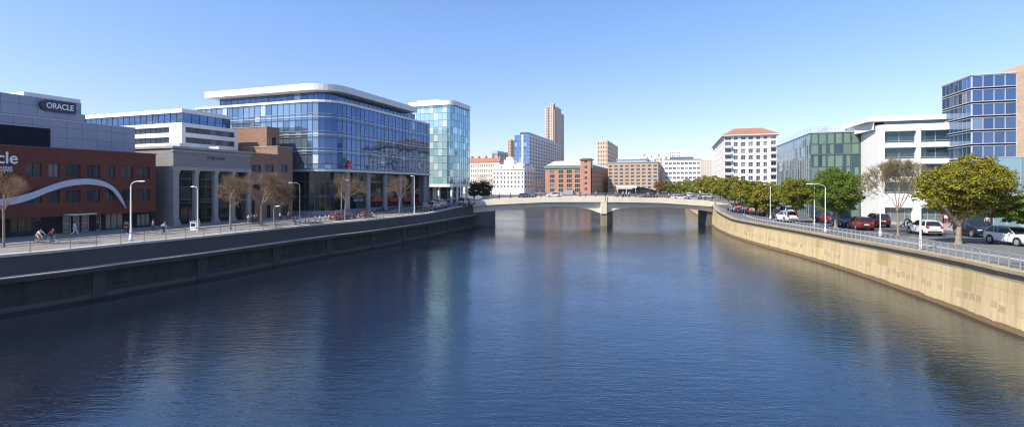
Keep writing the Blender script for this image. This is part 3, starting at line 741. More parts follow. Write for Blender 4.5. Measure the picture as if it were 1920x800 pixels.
for (l, r) in [(325,336),(360,372.7),(397,409.5),(430,441.3),(460,470.3)]:
    a, c = f.b(l+.42*(r-l)), f.b(r)
    dp = -f.a(l, a)
    if l == 325: a = 0.01; dp = .9
    wd = dp/.8
    b = MB(); b.box(-wd*.8, 0, a, c, .75, za-.5); b.box(-wd*.8-.05, .07, a-.0, c+.06, za-.5, za-.3); b.box(-wd*.8-.1, .1, a-.0, c+.1, za-.3, za-.02)
    b.box(-wd*.8-.06,.08,a-.04 if l!=325 else a,c+.08,.35,.75); b.box(-wd*.8-.12,.16,a-.08 if l!=325 else a,c+.16,-.2,.35); b.build('column', M['stone'], t)
rows = [.05, 2.9, 3.3, f.z(350), f.z(335), za]
curtain(t, [(-1.9,.02),(-1.9,L-.02)], rows, M['gdark'], M['mull'], 1.15, seed=3)
for l, r in ((336,361),(373,397)):
    slab(t, 'entrance_canopy', M['darkclad'], -1.9, -.5, f.b(l), f.b(r), f.z(389,0,f.b(350)), f.z(389,0,f.b(350))+.38)
b = MB()
for yy in (3.2, 9.1): b.box(-6,-3.2,yy,yy+1.6,H+.28,H+1.0)
b.build('roof_plant', M['lframe'], t)

# ---- white office with ribbon windows behind
f = Fr(A(341, 70)); f.P.z = 4.3; P = f.P
t = thing('white_office', 'white office with dark ribbon windows and glazed top floor behind the portico building', 'office building', P, TH)
L = f.b(446.5); H = f.z(229.6); W = 34
st = [(f.z(247.6), f.z(237)), (f.z(267), f.z(256))]; e0, e1 = f.b(348), f.b(440)
wx = -f.a(333, 0.) if False else 0
b = MB(); hs = [(e0, e1, a, c) for a, c in st]; b.wall((0,0),(0,1),L,0,H,hs,.3)
hc = [(1.0, W-2.6, a, c) for a, c in st]; b.wall((-W,0),(1,0),W,0,H,hc,.3)
b.wall((0,L),(-1,0),W,0,H); b.wall((-W,L),(0,-1),L,0,H); b.face([(-W,0,H),(0,0,H),(0,L,H),(-W,L,H)]); b.build('wall', M['whitewall'], t)
for a, c in st:
    curtain(t, [(-.25,e0),(-.25,e1)], [a, c], M['gdark'], M['mull'], 1.1, 'ribbon_window', .06, .05, seed=7, hl=[])
    curtain(t, [(-W+1,.25),(-2.6,.25)], [a, c], M['gdark'], M['mull'], 1.1, 'ribbon_window', .06, .05, seed=8, hl=[])
hp = f.z(209.5); ht = f.z(202)
pa = -.75; pl = f.b(431, pa)
curtain(t, [(-W+1,.7),(pa,.7),(pa,pl)], [H, H+(hp-H)*.42, hp], M['gblue'], M['mull'], 1.3, 'penthouse_glass', .07, .06, seed=9, hl=[])
slab(t, 'roof_slab', M['whitewall'], -W, pa+.15, .45, pl+.2, hp, ht)
slab(t, 'roof_plant', M['whitewall'], -22, -13, 6, 11, ht, ht+1.0)
slab(t, 'roof_plant', M['lframe'], -6, -1.2, .5, .9, H+.0, H+.12)

# ---- brown brick building
f = PF; P = Vector((f.P.x+E2.x*f.b(470.6), f.P.y+E2.y*f.b(470.6), f.P.z)); f = Fr(P)
t = thing('brown_building', 'brown brick building with stepped blocks between the portico and the blue glass office', 'building', P, TH)
L1 = f.b(520.5); L2 = f.b(548.5); Ha = f.z(287,0,0); Hb = f.z(275,0,L1)
def holesr(L0, rects):
    out = []
    for (l, tp, r, bt) in rects:
        ba, bb = f.b(l), f.b(r); m_ = (ba+bb)/2; out.append((ba-L0, bb-L0, max(.0,f.z(bt,0,m_)), f.z(tp,0,m_)))
    return out
h1 = holesr(0, [(472,309,489,322),(497,309,513,322),(474,345,488,356),(500,345,512,356),(472,376,478,409),(500,384,508,408)])
b = MB(); b.wall((0,0),(0,1),L1,-.2,Ha,h1,.25); b.wall((-14,0),(1,0),14,-.2,Ha); b.face([(-14,0,Ha),(0,0,Ha),(0,L1,Ha),(-14,L1,Ha)]); b.build('wall', M['brownbrick'], t)
h2 = holesr(L1, [(527,309,539,323),(527,343,541,353.5),(527,383,541,404)])
b = MB(); b.wall((0,L1),(0,1),L2-L1,-.2,Hb,h2,.25); b.wall((-14,L1),(1,0),14,-.2,Hb); b.wall((0,L2),(-1,0),14,-.2,Hb); b.wall((-14,L2),(0,-1),L2,-.2,Hb)
b.face([(-14,L1,Hb),(0,L1,Hb),(0,L2,Hb),(-14,L2,Hb)]); b.build('wall', M['brownbrick'], t)
windows(t, (0,0), (0,1), h1, M['frame'], M['gwin'], 2, 1, .05, True, .18); windows(t, (0,L1), (0,1), h2, M['frame'], M['gwin'], 2, 1, .05, True, .18)
b = MB(); b.box(-14,.07,-.0,L1,Ha,Ha+.12); b.box(-14,.07,L1-.07,L2+.05,Hb,Hb+.14); b.build('coping', M['stone'], t)
ta = f.a(500, L1+1.2); tl = f.b(524, ta); tz = f.z(238, ta, L1+1.2)
aw = f.a(447, L1+1.2)
b = MB(); y0 = L1+1.2; b.wall((aw-3,y0),(1,0),ta-aw+3,Ha,tz); b.wall((ta,y0),(0,1),tl-y0,Ha,tz,[(1.1,2.0,tz-4.8,tz-1.6)],.2); b.wall((ta,tl),(-1,0),ta-aw+3,Ha,tz); b.wall((aw-3,tl),(0,-1),tl-y0,Ha,tz)
b.face([(aw-3,y0,tz),(ta,y0,tz),(ta,tl,tz),(aw-3,tl,tz)]); b.build('stair_tower', M['brownbrick'], t)
windows(t, (ta,y0), (0,1), [(1.1,2.0,tz-4.8,tz-1.6)], M['frame'], M['gwin'], 1, 3, .05, True, .15)
slab(t, 'coping', M['stone'], aw-3.05, ta+.05, y0-.05, tl+.05, tz, tz+.12)

# ---- large blue glass office with rounded corner
f = left(617, 405.5); P = f.P; GB = f
t = thing('glass_office', 'large blue glass office with a rounded corner and white overhanging roof', 'office building', P, TH)
L = f.b(805); W = -f.a(368); rad = 4.6
zz = [f.z(y) for y in (315.5, 287.5, 255.5, 222, 188.8)]
def arc(o, r, n=7, W_=None, L_=None):
    W_ = W_ or W; L_ = L_ or L
    pts = [(-W_, -o)]
    for i in range(n+1): an = -math.pi/2+math.pi/2*i/n; pts.append((-rad+(r)*math.cos(an), rad+(r)*math.sin(an)))
    pts.append((o, L_)); return pts
rows = []
for a, c in zip(zz, zz[1:]): rows += [a, a+(c-a)*.30, a+(c-a)*.36]
rows.append(zz[-1])
ap = arc(0, rad)
curtain(t, ap[:4], rows, M['gblue_lit'], M['mull'], 1.32, 'glass_facade', .055, .06, .005, hl=[0,3,6,9,12], hthick=.16, seed=11)
o = curtain(t, ap[3:], rows, M['gblue'], M['mull'], 1.32, 'glass_facade', .055, .06, .004, hl=[0,3,6,9,12], hthick=.16, seed=12)
b = MB()
for k in (1, 2, 3): ribbon(b, arc(0, rad), zz[k]+.42, zz[k]+.56, .0, .14); ribbon(b, arc(0, rad), zz[k]+1.02, zz[k]+1.08, .0, .10)
b.build('sill_band', M['mullp'], t)
b = MB(); ribbon(b, arc(0, rad), zz[-1], zz[-1]+.42, -.3, .22); b.build('parapet_band', M['whitemetal'], t)
b = MB(); ribbon(b, arc(0, rad), zz[0]-.5, zz[0]-.08, -3.2, .35); b.build('canopy_band', M['mullp'], t)
b = MB(); ribbon(b, arc(0, rad), zz[0]-.49, zz[0]-.3, -4.2, -3.2); b.build('soffit', M['concrete'], t)
zp = f.z(178.5, -1.6, rad+1); zs = f.z(165.5, .3, rad+1)
Lp = f.b(779, -1.5); Ls = f.b(783.5, .5)
curtain(t, arc(-1.7, rad-1.7, 7, W-4, Lp), [zz[-1]+.42, zp], M['gblue'], M['mull'], 1.5, 'penthouse_glass', .06, .05, seed=13)
pr = arc(.35, rad+.35, 10, -f.a(387), Ls)
b = MB(); ribbon(b, pr, zp, zs, -3., 0)
poly = pr+[(-W*.5, Ls), (-W+1, Ls*.5)]
b.face([(x, y, zs+.002) for x, y in pr+[(-f.a(387)*-1 if False else -W+2, Ls)]]); b.face([(x, y, zp-.002) for x, y in pr+[(-W+2, Ls)]][::-1]); b.build('roof_slab', M['whitemetal'], t)
b = MB(); bd = arc(-.3, rad-.3)+[(-W, L)]; b.face([(x, y, zz[-1]+.3) for x, y in bd]); 
b.wall((0,L),(-1,0),W,0,zz[-1]+.4); b.wall((-W,L),(0,-1),L,0,zz[-1]+.4); b.wall((-1.7,Lp),(-1,0),W-8,zz[-1]+.3,zp); b.build('rear_wall', M['concrete'], t)
# two open lower storeys, glass set back behind round columns
rc = [(-W,3.1 if False else .6)]+[(-rad+(rad-1.2)*math.cos(-math.pi/2+math.pi/2*i/6)-1.6, rad+(rad-1.2)*math.sin(-math.pi/2+math.pi/2*i/6)) for i in range(7)]+[(-2.9,L)]
zg0 = .75; zt_ = zz[0]-.5
curtain(t, rc, [zg0, f.z(370.5)+.0, f.z(370.5)+.28, f.z(341), f.z(341)+.25, zt_], M['gdark'], M['mull'], 2.2, 'lobby_glass', .07, .06, seed=17, hl=[2,3])
b = MB(); ribbon(b, rc, -.2, zg0, -.3, .3); b.build('plinth', M['stone'], t)
for (l, r) in [(645.5,657.5),(684,696.5),(717,727.5),(745,754.5),(769,779),(791.5,801)]:
    a, c = f.b(l,-.7), f.b(r,-.7); m_ = (a+c)/2; rr = .48
    b = MB(); b.tube((-.75,m_,-.2),(-.75,m_,zt_+.02),rr,rr,18); b.tube((-.75,m_,-.2),(-.75,m_,.5),rr+.1,rr+.1,18,caps=True); b.build('column', M['stone'], t)
# red emblem
bm, zm = f.rz(655.5, 308, .25); b = MB()
for k in range(7):
    an = math.pi*(k/6)-0; r0 = .62
    b.ball((.2, bm+math.cos(an)*r0*.62, zm+.05+math.sin(an)*r0*.62), (.12, .17, .3), 8, 5)
b.ball((.2, bm, zm-.22), (.16,.62,.42), 12, 6)
mred = plain('red_enamel', (.62,.02,.03), .35, var=.1); em = b.build('red_emblem', mred, t)
b = MB()
for k in (-.28, 0, .28): b.box(.34,.37,bm+k-.03,bm+k+.03,zm-.45,zm+.05)
b.build('emblem_ribs', plain('pink_enamel',(.8,.35,.35),.4), em)
# shop fronts behind the columns
for (l, r, m_) in [(660,684,M['black']),(697,717,mred),(729,745,mred),(756,769,mred),(780,791,mred)]:
    slab(t, 'shop_sign', m_, -2.85, -2.6, f.b(l,-2.8), f.b(r,-2.8), f.z(379,-2.8,f.b(l)), f.z(372,-2.8,f.b(l)))
lettering('SBNETTER', .62, ml, t, (-2.56, f.b(672,-2.6), f.z(375.5,-2.6,f.b(672,-2.6))), R(90), .0, .02)

# ---- teal glass tower
f = Fr(A(848, 126)); f.P.z = zL(126); P = f.P
t = thing('teal_tower', 'teal glass tower on white columns beside the left end of the bridge', 'office tower', P, TH)
L = f.b(880.5); W = 16; zb_ = f.z(345); zt_ = f.z(196.5); fl = (zt_-zb_)/11.
rad = 1.6; pts = arc(0, rad, 3, W, L)
rows = [zb_+fl*i for i in range(12)]
curtain(t, pts[:2], rows, M['gteal_lit'], M['mullp'], 1.35, 'glass_facade', .05, .05, .007, seed=21, hthick=.1)
curtain(t, pts[1:], rows, M['gteal'], M['mullp'], 1.35, 'glass_facade', .05, .05, .007, seed=22, hthick=.1)
b = MB(); ribbon(b, pts, zb_-.75, zb_-.02, -2, .15); b.face([(x,y,zb_-.4) for x,y in pts+[(-W,L)]][::-1]); b.wall((0,L),(-1,0),W,zb_,zt_); b.wall((-W,L),(0,-1),L,zb_,zt_); b.build('base_band', M['whitemetal'], t)
ps = arc(.5, rad+.5, 5, f.a(768)*-1+.0, f.b(882,.5)); zs = f.z(189,.4,1)
b = MB(); ribbon(b, ps, zt_, zs, -2.5, 0); b.face([(x,y,zs+.002) for x,y in ps+[(-W-1,L+.6)]]); b.face([(x,y,zt_-.002) for x,y in ps+[(-W-1,L+.6)]][::-1]); b.build('roof_slab', M['whitemetal'], t)
a0, a1 = f.a(783,3), f.a(823,3); slab(t, 'roof_plant', M['whitemetal'], a0, a1, 3, 6, zs, f.z(184.5,0,3))
for q in [(-.6,.9),(-.6,4.2),(-.6,7.3),(-.6,10.3),(-4.3,.8),(-8,.8),(-11.8,.8)]:
    b = MB(); b.tube((q[0],q[1],-.2),(q[0],q[1],zb_-.7),.34,.34,14); b.build('column', M['whitewall'], t)
curtain(t, [(-W,3.2),(-3,3.2),(-3,L)], [0.2, 2.6, zb_-.75], M['gdark'], M['mullp'], 2.0, 'lobby_glass', .08, .06, seed=23)
for a_ in (-11.5, -7.2): slab(t, 'lobby_wall', M['whitewall'], a_, a_+1.1, 2.6, 3.1, -.1, zb_-.76)
# ------------------------------------------------------------------ RIGHT BANK
def right(px, py): return Fr(G(px, py, zR))
# ---- blue glass tower with brick flank
f = right(1822, 424); P = f.P
t = thing('glass_brick_tower', 'blue glass office tower with a sandy brick flank at the far right', 'office tower', P, TH)
L = f.b(1767); W = f.a(1905); H = f.z(142); fl = (f.z(142)-f.z(299))/6
rows = [H-6*fl-.0]; lines = []
n = 7; base = H-n*fl
b = MB(); b.wall((.12,L),(0,-1),L,0,H); b.wall((0,.12),(1,0),W,0,H); b.wall((W,0),(0,1),L,0,H); b.wall((W,L),(-1,0),W,0,H); b.face([(0,0,H),(W,0,H),(W,L,H),(0,L,H)]); b.build('core_wall', M['darkclad'], t)
for (pa, pb, pit, sd) in (((0,L),(0,0),1.15,31),((0,0),(W,0),W/4,32)):
    g = MB(); mu = MB(); rg = random.Random(sd); Ls = math.hypot(pb[0]-pa[0], pb[1]-pa[1]); d = ((pb[0]-pa[0])/Ls,(pb[1]-pa[1])/Ls); nx, ny = d[1], -d[0]; nn = round(Ls/pit)
    for k in range(n):
        z1 = H-.12-k*fl; z0 = z1-fl*.80
        for i in range(nn):
            s0, s1 = Ls*i/nn, Ls*(i+1)/nn; t1, t2 = rg.uniform(-.006,.006), rg.uniform(-.006,.006)
            q = lambda s, z, k_: (pa[0]+d[0]*s+nx*k_, pa[1]+d[1]*s+ny*k_, z)
            g.face([q(s0,z0,.03+t1),q(s1,z0,.03+t2),q(s1,z1,.03-t1),q(s0,z1,.03-t2)])
            mu.seg(pa, d, s0-(.035 if sd == 32 else .018), s0+(.035 if sd == 32 else .018), .0, .12 if sd == 32 else .04, z0, z1)
        mu.seg(pa, d, Ls-.035, Ls+.03, .0, .1, z0, z1)
        mu.seg(pa, d, -.05, Ls+.05, .0, .17, z0-.09, z0); mu.seg(pa, d, -.05, Ls+.05, 0, .14, z1, z1+.07)
    g.build('glass_facade', M['gsky' if sd == 32 else 'gskyb'], t); mu.build('mullion_grid', M['lframe'], t)
b = MB(); b.box(-.2,W,-.2,L+.1,H,H+.16); b.build('parapet_band', M['lframe'], t)
zb2 = f.z(300)
b = MB(); b.wall((W,-.15),(1,0),14,zb2+.3,H+.25); 
b.face([(W,-.15,H+.2),(W+14,-.15,H+.2),(W+14,8,H+.2),(W,8,H+.2)]); b.wall((W,L),(0,-1),L,0,H+.2); b.build('brick_flank', M['sandbrick'], t)
# higher brick wing behind, its roof edge rising to the right
f2a = f.a(1864, 6); z0_ = f.z(139, f2a, 6); zz1 = f.z(120, f.a(1920,6), 6)
aa = f.a(1920, 6)
b = MB(); b.face([(f2a,6,H),(aa+8,6,H),(aa+8,6,zz1+(zz1-z0_)*8/(aa-f2a)),(f2a,6,z0_)]); b.face([(f2a,14,H),(f2a,6,H),(f2a,6,z0_),(f2a,14,z0_)])
b.face([(f2a,6,z0_),(aa+8,6,zz1+(zz1-z0_)*8/(aa-f2a)),(aa+8,14,zz1+(zz1-z0_)*8/(aa-f2a)),(f2a,14,z0_)]); b.build('brick_wing', M['sandbrick'], t)
curtain(t, [(2.2,-.6),(W+14,-.6)], [0.1, 2.6, 4.9, zb2+.3], M['gteal'], M['mullp'], 1.6, 'podium_glass', .07, .06, seed=35)
slab(t, 'podium_wall', M['darkclad'], 2.2, W+14, -.55, .1, 0, zb2+.28)
curtain(t, [(-.1,L),(-.1,-.1),(2.2,-.1)], [0.1, 3.0, 5.6], M['gdark'], M['mull'], 1.6, 'lobby_glass', .07, .06, seed=36)
# ---- white concrete office
f = right(1647, 416); P = f.P; WBf = f
t = thing('white_block', 'white concrete office with deep square window bays and white rooftop crown on the right bank', 'office building', P, TH)
L = f.b(1627)+6; W = f.a(1830); H = f.z(234.5); hs = []
for (l, r) in [(1659,1718.5),(1727,1788),(1797,1826)]:
    for (tp, bt) in [(245.5,267.5),(276.5,298),(307.5,331),(341,363)]:
        a, c = f.a(l), f.a(r); hs.append((a, c, f.z(bt,f.a(1689)), f.z(tp,f.a(1689))))
gf = [(f.a(1659),f.a(1712),.05,f.z(389,f.a(1689))),(f.a(1727),f.a(1790),.05,f.z(389,f.a(1689)))]
b = MB(); b.wall((0,0),(1,0),W,-.2,H,hs+gf,.7); b.wall((0,L),(0,-1),L,-.2,H); b.wall((W,0),(0,1),16,-.2,H); b.wall((W,16),(-1,0),W,-.2,H); b.wall((0,16),(0,-1),16-L,-.2,H)
b.face([(0,0,H),(W,0,H),(W,16,H),(0,16,H)]); b.build('wall', M['whitewall'], t)
windows(t, (0,0), (1,0), hs, M['mullp'], M['ggreen'], 2, 1, .07, True, .62)
windows(t, (0,0), (1,0), gf, M['mullp'], M['gshop'], 4, 2, .07, True, .62)
b = MB()
for h in hs: b.box(h[0], h[1], .1, .14, h[2]+.28, h[2]+.32); 
b.build('balustrade_rail', M['lframe'], t)
zc0 = f.z(232.5, f.a(1680,2), 2); zc1 = f.z(227, f.a(1680,1.5), 1.5); zc2 = f.z(216.5, f.a(1700,1), 1)
slab(t, 'rooftop_wall', M['mull'], 1.2, W-2, 1.3, 13, H, zc1)
ca = f.a(1625, 1.0)
b = MB(); aL = f.a(1597, 8.); pl = [(aL, 8.), (f.a(1627,.9), .9), (W-1, .9), (W-1, 14), (aL, 14)]
b.prism(pl, zc1-.02, zc2); b.build('crown', M['whitemetal'], t)
b = MB(); b.prism([(aL+.4, 8.2), (-.3, .9), (-.3, 13.5), (aL+.4, 13.5)], f.z(247, 0, 4), zc1-.02); b.build('stair_wall', M['whitewall'], t)
# ---- green glass office
f = right(1520, 409); P = f.P
t = thing('green_glass_office', 'green glass office with pale green panels between the white apartment block and white office', 'office building', P, TH)
L = f.b(1457); W = f.a(1627.5); H = f.z(250); ym = f.a(1573)
yr = [391,365,338.5,313.5,290,271,250.5]; rows = [.3, 2.2]+[f.z(y, ym*0, 0) for y in yr]
rows = [r for r in rows if r <= H+.1]
curtain(t, [(0,L),(0,0)], rows, M['gside'], M['mullp'], 1.45, 'glass_facade', .045, .05, .008, seed=41, hl=[])
curtain(t, [(0,0),(W,0)], rows, M['ggreen'], M['mull'], W/7, 'glass_facade', .09, .09, .004, seed=42, hl=[6], hthick=.22)
b = MB(); rg = random.Random(5); z_ = rows
for i in range(7):
    s0, s1 = W*i/7, W*(i+1)/7
    for k in range(2, len(rows)-1):
        zz0, zz1_ = rows[k], rows[k+1]; top_ = k == len(rows)-2
        full = top_ or (k == len(rows)-3 and i in (0,5,6)) or (k == len(rows)-4 and i in (2,3,6)) or (k < len(rows)-4 and (i == 6 or rg.random() < .35))
        if full: b.face([(s0+.16,-.025,zz0+.12),(s1-.16,-.025,zz0+.12),(s1-.16,-.025,zz1_-.1),(s0+.16,-.025,zz1_-.1)])
        elif rg.random() < .5: b.face([(s1-.75,-.025,zz0+.12),(s1-.16,-.025,zz0+.12),(s1-.16,-.025,zz1_-.1),(s1-.75,-.025,zz1_-.1)])
b.build('spandrel_panel', M['gpanel'], t)
b = MB(); b.wall((.1,L),(0,-1),L-.1,-.2,H); b.wall((.1,.1),(1,0),W-.1,-.2,H); b.wall((W,.1),(0,1),L,-.2,H); b.wall((W,L),(-1,0),W,-.2,H); b.face([(0,0,H),(W,0,H),(W,L,H),(0,L,H)]); b.build('core_wall', M['darkclad'], t)
b = MB(); b.box(-.15,W,-.15,L,H,H+.2); b.build('parapet_band', M['mullp'], t)
b = MB(); n = 14
for i in range(n+1): y = L*i/n; b.tube((0,y,H+.2),(0,y,H+.95),.025,.025,4)
for i in range(8): x = W*i/7; b.tube((x,0,H+.2),(x,0,H+.95),.025,.025,4)
for k in (.55,.95): b.tube((0,0,H+.2+k-.0),(0,L,H+.2+k),.025,.025,4); b.tube((0,0,H+k+.2),(W,0,H+k+.2),.025,.025,4)
b.build('roof_rail', M['galv'], t)
slab(t, 'roof_plant', M['lframe'], f.a(1551,4), f.a(1612,4), 4, 12, H+.2, f.z(237.5, f.a(1575,4), 4))

# ------------------------------------------------------------------ generic block further off
def block(name, label, cat, pxc, Y, pxl, pxr, pyt, wm, cam=None, riv=None, side='L', gm=None, fm=None, zb=5., depth=.2, top=None, bot=3., tm=.8, nv=2, nh=1, parapet=None, two=False, back=None):
    f = Fr(A(pxc, Y)); f.P.z = zb; t = thing(name, label, cat, f.P, TH); H = f.z(pyt)
    gm = gm or M['gfar']; fm = fm or M['lframe']
    if side == 'L':
        W = -f.a(pxl); L = f.b(pxr) if pxr else (back or 20)
        camO, rivO, rd = (-W, 0), (0, 0), (0, 1); other = [((0,L),(-1,0),W),((-W,L),(0,-1),L)]; xs = (-W, 0)
    else:
        W = f.a(pxr); L = f.b(pxl) if pxl else (back or 20)
        camO, rivO, rd = (0, 0), (0, L), (0, -1); other = [((W,0),(0,1),L),((W,L),(-1,0),W)]; xs = (0, W)
    b = MB(); hc = hv = []
    if cam: hc = grid_holes(W, bot, H-tm, *cam)
    if riv: hv = grid_holes(L, bot, H-tm, *riv)
    b.wall(camO, (1,0), W, -1, H, hc, depth); b.wall(rivO, rd, L, -1, H, hv, depth)
    for O, d, l in other: b.wall(O, d, l, -1, H)
    b.face([(xs[0],0,H),(xs[1],0,H),(xs[1],L,H),(xs[0],L,H)]); b.build('wall', wm, t)
    if hc: windows(t, camO, (1,0), hc, fm, gm, nv, nh, .09, two, depth*.8)
    if hv: windows(t, rivO, rd, hv, fm, gm, nv, nh, .09, two, depth*.8)
    if parapet: c = MB(); c.box(xs[0]-.25, xs[1]+.25, -.25, L+.25, H, H+.5); c.build('parapet', parapet, t)
    return t, f, W, L, H
# ---- white apartment block with a hipped tile roof
WA = plain('white_apartment_render', (.74,.70,.63), .8, var=.05, scale=.2, streak=True)
f = Fr(A(1358, 185)); f.P.z = 5.; P = f.P
t = thing('apartment_block', 'white apartment block with balconies and a hipped terracotta roof behind the trees', 'apartment building', P, TH)
W = f.a(1456); L = f.b(1337); H = f.z(254); px = lambda q: f.a(q)
rz_ = [f.z(y, W*.4, 0) for y in (258.5, 269.8, 282.7, 295, 308, 320.7, 333.5, 346)]
hs = []; bal = []
for k, z in enumerate(rz_):
    hh = .95 if k else .7
    for (l, r) in [(1376,1383.5),(1389.5,1398),(1403.5,1412),(1418,1425.5),(1431.5,1438.5)]: hs.append((px(l), px(r), z-hh, z+hh*.8))
    for (l, r) in [(1359.5,1371),(1445.5,1455)]:
        (bal if k else hs).append((px(l), px(r), z-1.25 if k else z-.7, z+.95 if k else z+.6))
b = MB(); b.wall((0,0),(1,0),W,-1,H,hs+bal,.3)
rh = []
for k, z in enumerate(rz_):
    for i in range(8): s = L*(i+.5)/8; rh.append((s-1.0, s+1.0, z-.9, z+.6))
b.wall((0,L),(0,-1),L,-1,H,rh,.25); b.wall((W,0),(0,1),L,-1,H); b.wall((W,L),(-1,0),W,-1,H); b.build('wall', WA, t)
windows(t, (0,0), (1,0), hs+bal, M['lframe'], M['gfar'], 2, 1, .1, True, .25); windows(t, (0,L), (0,-1), rh, M['lframe'], M['gfar'], 2, 1, .08, False, .2)
for a, c, z0, z1 in bal:
    b = MB(); b.box(a-.25, c+.25, -1.1, .0, z0-.15, z0); b.build('balcony', WA, t)
    bb = t.children; 
    r_ = MB(); r_.box(a-.22, c+.22, -1.1, -1.04, z0+.0, z0+.75); r_.box(a-.22,a-.17,-1.04,0,z0,z0+.75); r_.box(c+.17,c+.22,-1.04,0,z0,z0+.75)
    r_.build('balcony_rail', plain('balcony_panel', (.55,.53,.5), .6), t)
zr_ = f.z(240.5, W*.5, 8); x0, x1 = -.9, W+.9; y0, y1 = -.9, L+.9; ym = (y0+y1)/2
xr0, xr1 = f.a(1377, ym), f.a(1428, ym)
zr_ = f.z(240.5, (xr0+xr1)/2, ym)
b = MB(); e = [(x0,y0,H+.1),(x1,y0,H+.1),(x1,y1,H+.1),(x0,y1,H+.1)]; r0, r1 = (xr0,ym,zr_),(xr1,ym,zr_)
b.face([e[0],e[1],r1,r0], [(0,0),(x1-x0,0),(xr1,9),(xr0,9)]); b.face([e[1],e[2],r1]); b.face([e[2],e[3],r0,r1]); b.face([e[3],e[0],r0], [(0,0),(L,0),(L/2,9)]); b.build('roof', M['terracotta'], t)
b = MB(); b.box(x0,x1,y0,y1,H-.25,H+.08); b.build('eaves', WA, t)
# ---- far buildings left to right
BG = plain('cream_render', (.66,.58,.48), .85, var=.08, scale=.15, streak=True)
t, f, W, L, H = block('tenement', 'long cream tenement with a low terracotta roof behind the bare trees', 'building', 936, 270, 866, None, 303, BG, (17,5,.45,.5), None, back=18)
b = MB(); b.face([(-W,-.4,H),(.3,-.4,H),(-2,7,H+2.6),(-W+3,7,H+2.6)]); b.face([(.3,-.4,H),(.3,18,H),(-2,9,H+2.6),(-2,7,H+2.6)]); b.build('roof', M['terracotta'], t)
for i in range(5): slab(t, 'chimney', M['brownbrick'], -W+3+i*4.4, -W+4+i*4.4, 6.4, 7.6, H+1.5, H+3.8)
WO = plain('ornate_white_stone', (.80,.77,.70), .8, var=.05, scale=.3, streak=True)
t, f, W, L, H = block('ornate_block', 'white ornate mansion block with curved gables and a squat tower behind the bridge', 'building', 983, 236, 923.5, 1003.5, 317.5, WO, (9,4,.42,.62), (4,4,.5,.62), gm=M['gfar'], fm=M['lframe'])
b = MB(); b.box(-W-.3,.3,-.3,L+.3,H-.1,H+.35); b.build('cornice', WO, t)
b = MB(); b.face([(-W,.1,H+.3),(0,.1,H+.3),(-.6,2,H+2.6),(-W+3,2,H+2.6)]); b.face([(-.05,0,H+.3),(-.05,L,H+.3),(-1.6,L,H+2.5),(-1.6,0,H+2.5)]); b.face([(-W+3,2,H+2.6),(-.6,2,H+2.6),(-.6,L-2,H+2.6),(-W+3,L-2,H+2.6)]); b.build('mansard', WO, t)
for px_ in (932, 955, 974):
    ac = f.a(px_); r = 1.9; z = H+.3; b = MB(); pts = [(ac+r*math.cos(math.pi*i/8), z+1.5+r*.9*math.sin(math.pi*i/8)) for i in range(9)]
    pts = [(ac+r, z)]+pts+[(ac-r, z)]
    b.face([(x,-.05,zz) for x, zz in pts]); b.face([(x,.5,zz) for x, zz in pts][::-1])
    for p, q in zip(pts, pts[1:]): b.face([(p[0],-.05,p[1]),(p[0],.5,p[1]),(q[0],.5,q[1]),(q[0],-.05,q[1])])
    b.build('gable', WO, t); 
ac = f.a(955, 5); b = MB(); b.box(ac-2.6,ac+2.6,4,9,H+2,f.z(300,ac,5)); b.box(ac-1.6,ac+1.6,5,8,f.z(300,ac,5),f.z(294.5,ac,5)); b.build('roof_tower', WO, t)
block('distant_flats', 'small distant grey slab of flats above the cream tenement', 'building', 933, 430, 922, 952.5, 282.5, plain('grey_flats',(.42,.44,.48),.8), (5,6,.6,.5), (6,6,.6,.5), gm=M['gvoid'])
block('slim_tower', 'slim sand brick tower half hidden behind the blue glass hotel', 'tower', 958, 400, 952.5, 967, 261.5, M['sandbrick'], (2,15,.4,.45), (2,15,.4,.45), gm=M['gvoid'], fm=M['mull'])
# brown residential tower
t, f, W, L, H = block('residential_tower', 'tall slim tan tower with rounded crown standing highest on the skyline', 'tower', 1040, 450, 1021, 1057.5, 205, plain('tan_tower_stone',(.52,.42,.34),.85,var=.08,scale=.1,streak=True), (4,34,.5,.5), (4,34,.5,.5), gm=M['gvoid'], fm=M['mull'])
TT = coursed('tan_tower_bays', (.26,.22,.19), (.62,.50,.40), 1.9, 2.45, 0, .5, .25, .8, big=.1)
cyl = lambda x, y, r, z0, z1, n=14: b.prism([(x+r*math.cos(6.2832*i/n), y+r*math.sin(6.2832*i/n)) for i in range(n)], z0, z1)
b = MB(); cyl(-W+2.4,1.5,2.7,-1,H+1.0); cyl(-W+2.4,1.5,2.0,H+1,H+2.6); b.build('corner_bay', TT, t)
b = MB(); b.box(-5,-1,-.9,6,-1,f.z(196)); b.box(-4.2,-.6,.4,5,f.z(196),f.z(193.3)); b.build('core', TT, t)
b = MB(); b.box(-.2,1.2,2,L*.55,-1,f.z(199)); b.build('side_bay', TT, t)
b = MB(); cyl(-W*.5,2.5,2.0,H+1,H+4.6); b.build('crown', TT, t)
